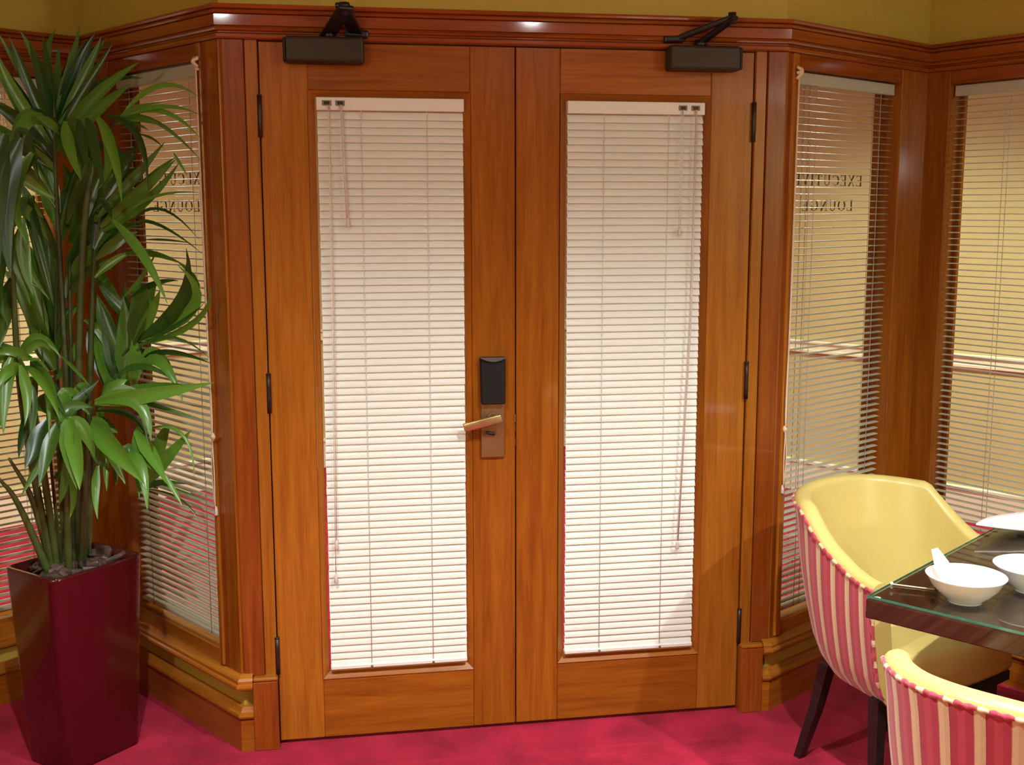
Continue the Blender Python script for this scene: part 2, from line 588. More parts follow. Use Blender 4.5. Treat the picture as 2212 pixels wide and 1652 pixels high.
# ------------------------------------------------------------------ window walls
def window_wall(name, origin, az, L, x0, x1, win_name, extra=None):
    """Local x along the wall, local y towards the corridor, room on -y."""
    w = bpy.data.objects.new(name, bpy.data.meshes.new(name))
    bm = bm_box(0, L, 0.0, 0.10, 0, ZB - 0.02)
    bm_box(0, L, 0.0, 0.10, HDR, CEIL, 0, bm)
    bm.to_mesh(w.data)
    bm.free()
    w.data.materials.append(M['wall'])
    w.location = (origin[0], origin[1], 0)
    w.rotation_euler = (0, 0, math.radians(az))
    link(w)
    struct(w)
    # timber framing
    if x0 > 0.001:
        box('frame_post', 0, x0, -0.006, 0.10, 0.236, HDR, M['wood'], w, 2, 0.002)
    if x1 < L - 0.001:
        box('frame_post', x1, L, -0.006, 0.10, 0.236, HDR, M['wood'], w, 2, 0.002)
    box('frame_head', x0, x1, -0.004, 0.10, ZT, HDR, M['wood_red'], w, 0, 0.002)
    box('frame_bottom_rail', x0, x1, -0.004, 0.10, 0.236, ZB - 0.012, M['wood_pale'], w, 0, 0.003)
    win = bpy.data.objects.new(win_name, None)
    win.empty_display_size = 0.05
    win.location = (origin[0], origin[1], 0)
    win.rotation_euler = (0, 0, math.radians(az))
    link(win)
    struct(win)
    box('pane', x0 + 0.004, x1 - 0.004, 0.086, 0.090, ZB - 0.008, ZT - 0.004, M['glass'], win, 2, 0)
    # sash around the glass
    box('bead', x0, x0 + 0.012, 0.070, 0.086, ZB - 0.012, ZT, M['wood'], win, 2, 0.001)
    box('bead', x1 - 0.012, x1, 0.070, 0.086, ZB - 0.012, ZT, M['wood'], win, 2, 0.001)
    box('bead', x0 + 0.012, x1 - 0.012, 0.070, 0.086, ZT - 0.012, ZT, M['wood'], win, 0, 0.001)
    box('bead', x0 + 0.012, x1 - 0.012, 0.070, 0.086, ZB - 0.012, ZB + 0.004, M['wood'], win, 0, 0.001)
    return w, win
LX0, LX1 = LEN_L - 0.685, LEN_L - 0.105
RX0, RX1 = 0.050, 0.672
w_l, win_l = window_wall('wall_left', VL, AZ_L, LEN_L, LX0, LX1, 'window_1')
w_r, win_r = window_wall('wall_right', PR, AZ_R, LEN_R, RX0, RX1, 'window_2')
w_rr, win_rr = window_wall('wall_right_return', VR, AZ_RR, LEN_RR, 0.097, 1.25, 'window_3')
w_ll, win_ll = window_wall('wall_left_return', A0, AZ_LL, LEN_LL, LEN_LL - 1.2, LEN_LL - 0.135, 'window_4')

# pale edge beads where the angled posts meet the blinds
box('edge_bead', LEN_L - 0.109, LEN_L - 0.088, -0.0155, -0.004, 0.245, HDR - 0.002, M['wood_pale'], w_l, 2, 0.003)
box('edge_bead', 0.024, 0.053, -0.0155, -0.004, 0.245, HDR - 0.002, M['wood_pale'], w_r, 2, 0.003)
# door wall above the header
dw = box('wall_front', PL[0], PR[0], -0.010, 0.09, HDR, CEIL, M['wall'], bevel=0)
struct(dw)

# swept trims
HEADER = [(0, HDR), (0.012, HDR), (0.016, 2.106), (0.0155, 2.114), (0.008, 2.119), (0.008, 2.1215), (0.018, 2.124), (0.021, 2.128), (0.018, 2.1335),
          (0.016, 2.1355), (0.0235, 2.1365), (0.0235, 2.165), (0.018, 2.1665), (0.026, 2.169), (0.028, 2.173), (0.026, 2.1775), (0.021, 2.1795), (0.030, 2.182),
          (0.033, 2.187), (0.030, 2.193), (0.0, 2.197)]
struct(sweep('trim_1', HEADER, [A0, VL, PL, PR, VR, B0], M['wood_red']))
LEFT_PATH = [A0, VL, PL, (-0.812, -0.010)]
RIGHT_PATH = [(0.812, -0.010), PR, VR, B0]
SKIRT = [(0, 0), (0.020, 0), (0.020, 0.099), (0.016, 0.103), (0, 0.103)]
CAP = [(0, 0.104), (0.020, 0.104), (0.027, 0.108), (0.029, 0.114), (0.027, 0.121), (0.019, 0.124), (0.015, 0.130), (0.010, 0.138), (0, 0.141)]
SILL = [(0, 0.186), (0.010, 0.187), (0.016, 0.194), (0.028, 0.198), (0.034, 0.202), (0.036, 0.208), (0.034, 0.214), (0.028, 0.217), (0.028, 0.226), (0.022, 0.233), (0.010, 0.240), (0, 0.242)]
for side, path in (('left', LEFT_PATH), ('right', RIGHT_PATH)):
    struct(sweep('baseboard_' + side, SKIRT, path, M['wood']))
    struct(sweep('trim_2' if side == 'left' else 'trim_3', CAP, path, M['wood_pale']))
    struct(sweep('trim_4' if side == 'left' else 'trim_5', SILL, path, M['wood_pale']))

# posts either side of the doors: jamb strip, faced post, plinth block
def post(side):
    s = -1 if side == 'left' else 1
    root = struct(empty('trim_6' if side == 'left' else 'trim_7'))
    box('jamb', *sorted((s * 0.7385, s * 0.775)), -0.008, 0.10, 0.0, HDR, M['wood_pale'], root, 2, 0.0025)
    if side == 'left':
        P, az = PL, AZ_L + 180
        n_in = (math.cos(math.radians(AZ_L + 90)), math.sin(math.radians(AZ_L + 90)))
        e = 0.107
    else:
        P, az = PR, AZ_R
        n_in = (math.cos(math.radians(AZ_R + 90)), math.sin(math.radians(AZ_R + 90)))
        e = 0.052
    q = step(P, az, e)
    o1 = (q[0] - n_in[0] * 0.010, q[1] - n_in[1] * 0.010)
    o2 = (q[0] + n_in[0] * 0.10, q[1] + n_in[1] * 0.10)
    c = (s * 0.836, -0.014)
    poly = [(s * 0.776, -0.014), c, o1, o2, (s * 0.776, 0.10)]
    prism('faced_post', poly, 0.232, HDR, M['wood_red'], root, 2, 0.0025)
    pl = [(s * 0.7375, -0.034), (s * 0.812, -0.034), (s * 0.812, 0.05), (s * 0.7375, 0.05)]
    prism('plinth_block', pl, 0.0, 0.218, M['wood_red'], root, 2, 0.002)
    prism('plinth_cap', [(s * 0.7375, -0.036), (s * 0.8125, -0.036), (s * 0.8125, 0.05), (s * 0.7375, 0.05)], 0.218, 0.232, M['wood_pale'], root, 0, 0.005)
post('left')
post('right')
# rebates behind the gaps round the leaves
reb = struct(empty('trim_9'))
for s_ in (-1, 1):
    box('door_stop', *sorted((s_ * 0.715, s_ * 0.7385)), 0.048, 0.066, 0.0, HDR, M['wood_red'], reb, 2, 0.001)
box('door_stop', -0.715, 0.715, 0.048, 0.066, 2.080, HDR, M['wood_red'], reb, 0, 0.001)
box('meeting_stop', -0.014, 0.014, 0.048, 0.058, 0.012, 2.078, M['wood_red'], reb, 2, 0.001)
# stop above the doors
struct(box('trim_8', -0.7385, 0.7385, -0.006, 0.10, HDR + 0.001, 2.125, M['wood_red'], None, 0, 0.002))

# ------------------------------------------------------------------ doors
DW, DT, GT, GB = 0.7355, 2.0985, 1.949, 0.220
STILE, BEAD = 0.134, 0.0185
def bead_piece(name, a, b, c, d, mat, parent, grain):
    """Mitred glazing bead: a,b outer edge ends, c,d inner edge ends (x,z); front slopes into the opening."""
    yo, yi, yb = -0.0035, 0.010, 0.030
    v = [(a[0], yo, a[1]), (b[0], yo, b[1]), (c[0], yi, c[1]), (d[0], yi, d[1]),
         (a[0], yb, a[1]), (b[0], yb, b[1]), (c[0], yb, c[1]), (d[0], yb, d[1])]
    # a small flat fillet on the outer edge
    f = [(0, 1, 2, 3), (4, 7, 6, 5), (0, 4, 5, 1), (1, 5, 6, 2), (2, 6, 7, 3), (3, 7, 4, 0)]
    uvs = [(p[grain], p[2 - grain] + p[1]) for p in v]
    o = raw_obj(name, v, f, mat, parent, uvs=uvs)
    return o
def door(name, s):
    d = struct(empty(name))
    xo, xi = s * DW, s * 0.0018
    def bx(nm, xa, xb, z0, z1, mat, grain, y0=0.0, y1=0.045, bev=0.002):
        return box(nm, min(xa, xb), max(xa, xb), y0, y1, z0, z1, mat, d, grain, bev)
    bx('hinge_stile', xo, xo - s * STILE, 0.012, DT, M['wood_pale'], 2)
    bx('meeting_stile', xi, s * STILE, 0.012, DT, M['wood'], 2)
    xa, xb = xo - s * (STILE + 0.0006), s * (STILE + 0.0006)
    bx('top_rail', xa, xb, GT + BEAD, DT, M['wood'], 0)
    bx('bottom_rail', xa, xb, 0.012, GB - BEAD, M['wood'], 0)
    x0, x1 = min(xa, xb), max(xa, xb)
    z0, z1 = GB - BEAD + 0.0006, GT + BEAD - 0.0006
    B = BEAD
    bead_piece('glazing_bead', (x0, z0), (x0, z1), (x0 + B, z1 - B), (x0 + B, z0 + B), M['wood_pale'], d, 2)
    bead_piece('glazing_bead', (x1, z0), (x1, z1), (x1 - B, z1 - B), (x1 - B, z0 + B), M['wood'], d, 2)
    bead_piece('glazing_bead', (x0, z1), (x1, z1), (x1 - B, z1 - B), (x0 + B, z1 - B), M['wood'], d, 0)
    bead_piece('glazing_bead', (x0, z0), (x1, z0), (x1 - B, z0 + B), (x0 + B, z0 + B), M['wood_pale'], d, 0)
    box('pane', x0 + 0.004, x1 - 0.004, 0.032, 0.036, z0 + 0.004, z1 - 0.004, M['glass'], d, 2, 0)
    for zc in (1.890, 1.095, 0.287):
        h = tube('hinge', [(s * 0.7368, -0.007, zc - 0.057), (s * 0.7368, -0.007, zc - 0.0195), (s * 0.7368, -0.007, zc + 0.0195), (s * 0.7368, -0.007, zc + 0.057)], 0.0068, M['hinge'], d, 10)
        tube('hinge_pin', [(s * 0.7368, -0.007, zc + 0.057), (s * 0.7368, -0.007, zc + 0.0605), (s * 0.7368, -0.007, zc + 0.062)], [0.0075, 0.0075, 0.003], M['hinge'], h, 10)
        for k in (-1, 1):
            tube('knuckle_ring', [(s * 0.7368, -0.007, zc + k * 0.0195 - 0.0007), (s * 0.7368, -0.007, zc + k * 0.0195 + 0.0007)], 0.0073, M['black_metal'], h, 10)
    return d
door_l = door('door_1', -1)
door_r = door('door_2', 1)
# lock set on the left leaf
lp = box('lock_plate', -0.1085, -0.0365, -0.012, 0.0, 0.880, 1.050, M['brass'], door_l, 2, 0.002)
cr = bm_box(-0.1115, -0.0345, -0.034, 0.0, 1.048, 1.190, 0.003)
for v in cr.verts:
    if v.co.z > 1.15 and v.co.y < -0.02:
        v.co.y += 0.012
    v.co.x = -0.073 + (v.co.x + 0.073) * (0.93 if v.co.z < 1.1 else 1.0)
set_uv(cr, 2)
mesh_obj('card_reader_cover', cr, M['black_plastic'], lp)
capv = [(-0.1115 + 0.077 * i / 12, -0.0345, 1.1885 - 0.011 * math.sin(math.pi * i / 12)) for i in range(13)] + [(-0.0345, -0.0345, 1.1895), (-0.1115, -0.0345, 1.1895)]
capb = [(x, y + 0.02, z) for x, y, z in capv]
nn = len(capv)
raw_obj('reader_top_cap', capv + capb, [tuple(range(nn)), tuple(range(nn, 2 * nn))[::-1]] + [(i, (i + 1) % nn, nn + (i + 1) % nn, nn + i) for i in range(nn)], plain('grey_plastic', (0.10, 0.095, 0.09), 0.4, noise=0.1), lp)
tube('lever_rose', [(-0.074, -0.012, 1.003), (-0.074, -0.026, 1.003), (-0.074, -0.048, 1.003)], [0.019, 0.017, 0.011], M['brass'], lp, 16)
lev = bm_box(-0.103, 0.014, -0.007, 0.007, -0.0125, 0.0125, 0.003, segs=2)
for v in lev.verts:
    v.co.z *= 1.0 - 0.18 * max(0, v.co.x / 0.01) * 0
    if v.co.x < -0.09:
        v.co.y += 0.010
lev.transform(Matrix.Translation((-0.066, -0.054, 1.006)) @ Matrix.Rotation(math.radians(-14), 4, 'Y'))
set_uv(lev, 0)
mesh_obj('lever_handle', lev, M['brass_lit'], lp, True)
tt_ = bm_box(-0.014, 0.014, -0.006, 0.006, -0.0045, 0.0045, 0.003, segs=2)
tt_.transform(Matrix.Translation((-0.0805, -0.019, 0.957)) @ Matrix.Rotation(math.radians(14), 4, 'Y'))
set_uv(tt_, 0)
mesh_obj('thumb_turn', tt_, M['black_metal'], lp, True)
# latch strike seen in the gap between the leaves
box('latch_bolt', -0.0055, -0.0005, -0.0035, 0.02, 0.985, 1.012, M['brass'], door_l, 2, 0.001)
for zc in (0.975, 0.93):
    box('strike_edge', -0.0030, -0.0006, -0.0015, 0.02, zc - 0.018, zc + 0.006, M['steel'], door_l, 2, 0.0005)

# ------------------------------------------------------------------ venetian blinds
PITCH = 0.0216
def slat_mesh(name, length, mat, width=0.025, crown=0.0022, th=0.0005, segs=5):
    ver, fac = [], []
    prof = []
    for k in range(segs + 1):
        y = -width / 2 + width * k / segs
        prof.append((y, crown * (1 - (2 * y / width) ** 2)))
    ring = [(y, z + th / 2) for y, z in prof] + [(y, z - th / 2) for y, z in reversed(prof)]
    m = len(ring)
    for x in (-length / 2, length / 2):
        for y, z in ring:
            ver.append((x, y, z))
    for k in range(m):
        fac.append((k, (k + 1) % m, m + (k + 1) % m, m + k))
    fac.append(tuple(range(m))[::-1])
    fac.append(tuple(range(m, 2 * m)))
    me = bpy.data.meshes.new(name)
    me.from_pydata(ver, [], fac)
    me.materials.append(mat)
    me.update()
    return me

def blind(label, loc, rz, x0, x1, y, ztop, zbot, tilt, ladders, head_h=0.034, clips=None, jitter=0.0, mat=None):
    mat = mat or M['blind']
    b = empty('venetian_blind', loc, rz)
    tag(b, label, 'blind')
    w = x1 - x0
    box('headrail', x0, x1, y - 0.0135, y + 0.0115, ztop - head_h, ztop, mat, b, 0, 0.0015)
    if clips:
        for cx in clips:
            c = box('cord_lock', cx - 0.0135, cx + 0.0135, y - 0.0155, y - 0.0125, ztop - head_h * 0.5 - 0.006, ztop - head_h * 0.5 + 0.009, M['blind_dark'], b, 0, 0.001)
            box('cord_slot', cx - 0.008, cx + 0.008, y - 0.0165, y - 0.0150, ztop - head_h * 0.5 - 0.003, ztop - head_h * 0.5 + 0.006, M['bronze'], c, 0, 0)
    me = slat_mesh('slat', w - 0.004, mat)
    z = ztop - head_h - 0.014
    n = int((z - zbot - 0.022) / PITCH) + 1
    for k in range(n):
        o = bpy.data.objects.new('slat', me)
        o.location = ((x0 + x1) / 2 + random.uniform(-1, 1) * 0.0008, y, z - k * PITCH)
        o.rotation_euler = (math.radians(tilt + random.uniform(-1, 1) * jitter), random.uniform(-1, 1) * 0.0008, 0)
        link(o, b)
    box('bottom_rail', x0 + 0.001, x1 - 0.001, y - 0.0125, y + 0.0125, zbot, zbot + 0.014, mat, b, 0, 0.003)
    for lx in ladders:
        off = 0.0128 * abs(math.cos(math.radians(tilt))) + 0.0012
        v1, f1 = tube_data([(lx, y - off, ztop - head_h), (lx, y - off, (ztop + zbot) / 2), (lx, y - off, zbot + 0.012)], 0.0011, 5)
        v2, f2 = tube_data([(lx, y + off, ztop - head_h), (lx, y + off, (ztop + zbot) / 2), (lx, y + off, zbot + 0.012)], 0.0011, 5)
        raw_obj('ladder_cord', v1 + v2, f1 + [tuple(i + len(v1) for i in q) for q in f2], mat, b, True)
        tube('bottom_button', [(lx, y - 0.0125, zbot + 0.007), (lx, y - 0.0145, zbot + 0.007)], 0.004, M['blind_dark'], b, 8)
    return b

def tassel(parent, x, y, z, mat):
    return tube('cord_tassel', [(x, y, z + 0.016), (x, y, z + 0.008), (x, y, z - 0.010), (x, y, z - 0.013)], [0.0022, 0.0045, 0.0062, 0.004], mat, parent, 10)

dx = 0.5785
TILT = 63
bl = blind('white venetian blind on the door leaf with the lever handle', (0, 0, 0), 0, -dx, -0.1545, 0.0, GT - 0.002, GB + 0.012, TILT, (-0.452, -0.262), 0.036, (-0.549, -0.511), 1.2)
br = blind('white venetian blind on the door leaf without a handle', (0, 0, 0), 0, 0.1545, dx, 0.0, GT - 0.002, GB + 0.012, TILT, (0.268, 0.468), 0.036, (0.509, 0.549), 1.2)
# wands and cords of the door blinds
tube('tilt_wand', [(-0.509, -0.020, 1.925), (-0.504, -0.022, 1.75), (-0.499, -0.022, 1.605)], 0.0032, M['wand'], bl, 6)
tassel(bl, -0.497, -0.022, 1.592, M['wand'])
for k, xx in enumerate((-0.546, -0.541)):
    tube('pull_cord', [(xx, -0.018, 1.925), (xx - 0.002, -0.020, 1.3), (xx - 0.010, -0.020, 0.54 + 0.10 * k)], 0.0013, M['cord'] if k else M['blind'], bl, 5)
tassel(bl, -0.556, -0.020, 0.525, M['wand'])
tassel(bl, -0.552, -0.020, 0.63, M['wand'])
tube('tilt_wand', [(0.549, -0.020, 1.925), (0.545, -0.022, 1.3), (0.518, -0.022, 0.59)], 0.0030, M['wand'], br, 6)
tassel(br, 0.517, -0.022, 0.575, M['wand'])
for k, xx in enumerate((0.505, 0.510)):
    tube('pull_cord', [(xx, -0.018, 1.925), (xx - 0.002, -0.020, 1.75), (xx - 0.004, -0.020, 1.575)], 0.0013, M['blind'], br, 5)
tassel(br, 0.503, -0.020, 1.562, M['wand'])

SIDE_TILT = 3
def rotz(o, az):
    return (o[0], o[1], 0), math.radians(az)
lo, la = rotz(VL, AZ_L)
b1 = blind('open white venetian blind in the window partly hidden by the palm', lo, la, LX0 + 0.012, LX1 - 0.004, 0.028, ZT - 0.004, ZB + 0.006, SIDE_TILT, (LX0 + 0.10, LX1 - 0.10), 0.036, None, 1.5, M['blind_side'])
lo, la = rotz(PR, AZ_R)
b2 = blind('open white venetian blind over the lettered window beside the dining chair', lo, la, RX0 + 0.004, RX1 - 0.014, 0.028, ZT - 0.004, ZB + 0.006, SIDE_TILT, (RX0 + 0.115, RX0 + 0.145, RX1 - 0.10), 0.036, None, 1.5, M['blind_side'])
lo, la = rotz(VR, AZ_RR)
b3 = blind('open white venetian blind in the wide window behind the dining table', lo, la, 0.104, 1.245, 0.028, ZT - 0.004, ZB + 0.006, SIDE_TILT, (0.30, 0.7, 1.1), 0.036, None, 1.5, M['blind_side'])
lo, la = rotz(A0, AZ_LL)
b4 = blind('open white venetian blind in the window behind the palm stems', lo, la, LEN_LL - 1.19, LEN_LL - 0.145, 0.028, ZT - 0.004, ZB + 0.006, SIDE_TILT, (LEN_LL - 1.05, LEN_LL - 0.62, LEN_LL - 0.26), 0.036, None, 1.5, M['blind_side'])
# cords looped aside over a small cleat on the post
def side_cords(b, x, sgn, z_eq, z_end):
    cl = empty('cord_cleat', (x, -0.023, 2.045), 0, b)
    raw = [((-0.010, 0, -0.006), (0.0, -0.012, 0.0), (0.012, 0, 0.010)), ((-0.008, 0, 0.012), (0.002, -0.012, 0.0), (0.008, 0, -0.014)), ((0.0, 0.006, 0.014), (0.001, -0.010, 0.0), (0.0, 0.006, -0.022))]
    for r in raw:
        tube('cleat_horn', curve_pts(r, 5), 0.0048, M['cord'], cl, 6)
    for k in (0, 1):
        pts = [(x + sgn * 0.002, -0.024, 2.03), (x + sgn * (0.001 + 0.003 * k), -0.022, 1.4), (x - sgn * 0.004 * k, -0.021, z_eq + 0.10), (x - sgn * 0.001, -0.021, z_eq)]
        tube('pull_cord', curve_pts(pts, 6), 0.0026, M['cord'], b, 6)
        pts = [(x - sgn * 0.001, -0.021, z_eq), (x - sgn * (0.006 - 0.012 * k), -0.022, (z_eq + z_end) / 2), (x - sgn * 0.002, -0.021, z_end)]
        tube('pull_cord', curve_pts(pts, 6), 0.0019, M['cord'], b, 6)
    tube('cord_equaliser', [(x - sgn * 0.001, -0.018, z_eq + 0.012), (x - sgn * 0.001, -0.018, z_eq), (x - sgn * 0.001, -0.018, z_eq - 0.012)], [0.003, 0.0085, 0.003], M['cord'], b, 8)
    tassel(b, x - sgn * 0.002, -0.018, z_end - 0.008, M['wand'])
side_cords(b1, LX1 + 0.013, -1, 0.96, 0.74)
side_cords(b2, RX0 - 0.014, 1, 0.935, 0.745)

# ------------------------------------------------------------------ vinyl lettering on the glass (reads from the corridor)
T, H = 0.15, 0.055     # thick and thin strokes, cap height 1
def arc(cx, cy, rx, ry, a0, a1, n=10):
    return [(cx + rx * math.cos(math.radians(a0 + (a1 - a0) * i / n)), cy + ry * math.sin(math.radians(a0 + (a1 - a0) * i / n))) for i in range(n + 1)]
GLYPH = {
    'E': (0.60, [([(0.12, 0), (0.12, 1)], T), ([(0.0, 0.97), (0.56, 0.97)], H), ([(0.0, 0.03), (0.58, 0.03)], H), ([(0.12, 0.52), (0.42, 0.52)], H), ([(0.56, 1.0), (0.56, 0.82)], H), ([(0.58, 0.0), (0.58, 0.18)], H), ([(0.42, 0.61), (0.42, 0.43)], H)]),
    'X': (0.74, [([(0.12, 1), (0.62, 0)], T), ([(0.60, 1), (0.12, 0)], H), ([(0.0, 0.98), (0.26, 0.98)], H), ([(0.48, 0.98), (0.72, 0.98)], H), ([(0.0, 0.02), (0.24, 0.02)], H), ([(0.48, 0.02), (0.74, 0.02)], H)]),
    'C': (0.72, [(arc(0.38, 0.5, 0.31, 0.46, 45, 130, 6), H), (arc(0.38, 0.5, 0.31, 0.46, 130, 230, 8), T), (arc(0.38, 0.5, 0.31, 0.46, 230, 315, 6), H), ([(0.64, 1.0), (0.64, 0.74)], H)]),
    'U': (0.72, [([(0.14, 1), (0.14, 0.32)], T), (arc(0.36, 0.32, 0.22, 0.30, 180, 360, 10), 0.08), ([(0.58, 0.32), (0.58, 1)], H), ([(0.0, 0.98), (0.28, 0.98)], H), ([(0.46, 0.98), (0.70, 0.98)], H)]),
    'T': (0.66, [([(0.33, 0), (0.33, 1)], T), ([(0.0, 0.97), (0.66, 0.97)], H), ([(0.02, 1), (0.02, 0.78)], H), ([(0.64, 1), (0.64, 0.78)], H), ([(0.19, 0.02), (0.47, 0.02)], H)]),
    'I': (0.30, [([(0.15, 0), (0.15, 1)], T), ([(0.0, 0.98), (0.30, 0.98)], H), ([(0.0, 0.02), (0.30, 0.02)], H)]),
    'V': (0.72, [([(0.12, 1), (0.37, 0.02)], T), ([(0.60, 1), (0.37, 0.02)], H), ([(0.0, 0.98), (0.27, 0.98)], H), ([(0.46, 0.98), (0.72, 0.98)], H)]),
    'L': (0.58, [([(0.13, 0), (0.13, 1)], T), ([(0.0, 0.98), (0.27, 0.98)], H), ([(0.0, 0.03), (0.56, 0.03)], H), ([(0.55, 0.0), (0.55, 0.22)], H)]),
    'O': (0.78, [(arc(0.39, 0.5, 0.32, 0.47, -45, 45, 6), T), (arc(0.39, 0.5, 0.32, 0.47, 45, 135, 6), H), (arc(0.39, 0.5, 0.32, 0.47, 135, 225, 6), T), (arc(0.39, 0.5, 0.32, 0.47, 225, 315, 6), H)]),
    'N': (0.76, [([(0.12, 0), (0.12, 1)], H), ([(0.12, 1), (0.62, 0)], T), ([(0.62, 0), (0.62, 1)], H), ([(0.0, 0.98), (0.20, 0.98)], H), ([(0.50, 0.98), (0.74, 0.98)], H), ([(0.0, 0.02), (0.24, 0.02)], H)]),
    'G': (0.76, [(arc(0.38, 0.5, 0.31, 0.46, 45, 130, 6), H), (arc(0.38, 0.5, 0.31, 0.46, 130, 230, 8), T), (arc(0.38, 0.5, 0.31, 0.46, 230, 300, 6), H), ([(0.62, 0.05), (0.62, 0.42)], T * 0.8), ([(0.46, 0.43), (0.76, 0.43)], H), ([(0.62, 1.0), (0.62, 0.76)], H)]),
}
def word(text, cap, width, gap=0.17):
    """Strokes of a word as flat quads, centred on 0, scaled to the given width and cap height."""
    quads = []
    x = 0.0
    for ch in text:
        wd, strokes = GLYPH[ch]
        for pts, tk in strokes:
            for i in range(len(pts) - 1):
                a, b = Vector(pts[i]), Vector(pts[i + 1])
                t = (b - a)
                if t.length < 1e-6:
                    continue
                t = t.normalized()
                n = Vector((-t.y, t.x)) * tk / 2
                e = t * (0.02 if len(pts) > 2 else 0)
                quads.append([(x + p.x, p.y) for p in (a - n - e, b - n + e, b + n + e, a + n - e)])
        x += wd + gap
    x -= gap
    sx = width / x
    return [[((p[0] - x / 2) * sx, p[1] * cap) for p in q] for q in quads]
def lettering(win, centre, y, sgn):
    """sgn=-1 mirrors the letters along local x so that they read from the corridor side."""
    for text, zc, wd in (('EXECUTIVE', 1.708, 0.405), ('LOUNGE', 1.624, 0.300)):
        ver, fac = [], []
        for q in word(text, 0.036, wd):
            b0 = len(ver)
            ver += [(centre + sgn * p[0], y, zc + p[1]) for p in q]
            fac.append((b0, b0 + 1, b0 + 2, b0 + 3))
        o = raw_obj('lettering', ver, fac, M['lettering'], win)
        o['label'] = 'dark serif letters reading ' + text + ' from the corridor side'
lettering(win_r, 0.398, 0.0915, -1)
lettering(win_l, LEN_L - 0.458, 0.0915, -1)

# ------------------------------------------------------------------ door closers
def closer(label, cx, flip, elbow):
    c = empty('door_closer', (cx, 0, 2.073))
    tag(c, label, 'door closer', 'door closers')
    bm = bm_box(-0.110, 0.110, -0.060, 0.0, -0.036, 0.036, 0.009, segs=3)
    set_uv(bm, 0)
    body = mesh_obj('body', bm, M['bronze'], c)
    box('end_cap', *sorted((flip * 0.1085, flip * 0.116)), -0.056, -0.004, -0.032, 0.032, M['bronze'], c, 2, 0.003)
    # pinion boss and folded two-piece arm, bracket fixed to the header above
    px, bxx = -flip * 0.020 if elbow == 'open' else flip * 0.045, flip * 0.085 if elbow == 'open' else flip * 0.060
    return c, body
cL, _ = closer('dark bronze door closer above the door leaf with the lever handle, arm folded shut', -0.551, -1, 'shut')
cR, _ = closer('dark bronze door closer above the door leaf without a handle, arm forming an open triangle', 0.562, 1, 'open')
def link_bar(name, a, b, w, th, parent):
    a, b = Vector(a), Vector(b)
    d = b - a
    bm = bm_box(-w * 0.5, d.length + w * 0.5, -w / 2, w / 2, -th / 2, th / 2, min(w, th) * 0.3, segs=2)
    set_uv(bm, 0)
    x = d.normalized()
    y = Vector((0, 0, 1)).cross(x)
    y = y.normalized() if y.length > 1e-4 else Vector((0, 1, 0))
    z = x.cross(y)
    mt = Matrix(((x.x, y.x, z.x, a.x), (x.y, y.y, z.y, a.y), (x.z, y.z, z.z, a.z), (0, 0, 0, 1)))
    bm.transform(mt)
    return mesh_obj(name, bm, M['black_metal'], parent)
# left arm: seen end on, both links rising towards the room
link_bar('main_arm', (0.012, -0.035, 0.045), (0.052, -0.150, 0.090), 0.044, 0.012, cL)
link_bar('forearm', (0.052, -0.150, 0.098), (0.086, -0.030, 0.052), 0.040, 0.012, cL)
link_bar('forearm_tail', (0.070, -0.020, 0.050), (0.112, -0.022, 0.047), 0.026, 0.024, cL)
tube('elbow_pin', [(0.052, -0.150, 0.078), (0.052, -0.150, 0.112)], 0.012, M['black_metal'], cL, 12)
tube('pinion_boss', [(0.012, -0.035, 0.030), (0.012, -0.035, 0.052)], 0.018, M['black_metal'], cL, 14)
# right arm
link_bar('main_arm', (-0.010, -0.035, 0.045), (0.055, -0.120, 0.100), 0.030, 0.012, cR)
link_bar('forearm', (0.055, -0.120, 0.106), (-0.075, -0.026, 0.058), 0.022, 0.016, cR)
link_bar('forearm_tail', (-0.108, -0.024, 0.054), (-0.070, -0.024, 0.056), 0.028, 0.020, cR)
tube('elbow_pin', [(0.055, -0.120, 0.088), (0.055, -0.120, 0.120)], 0.012, M['black_metal'], cR, 12)
tube('pinion_boss', [(-0.010, -0.035, 0.030), (-0.010, -0.035, 0.052)], 0.018, M['black_metal'], cR, 14)

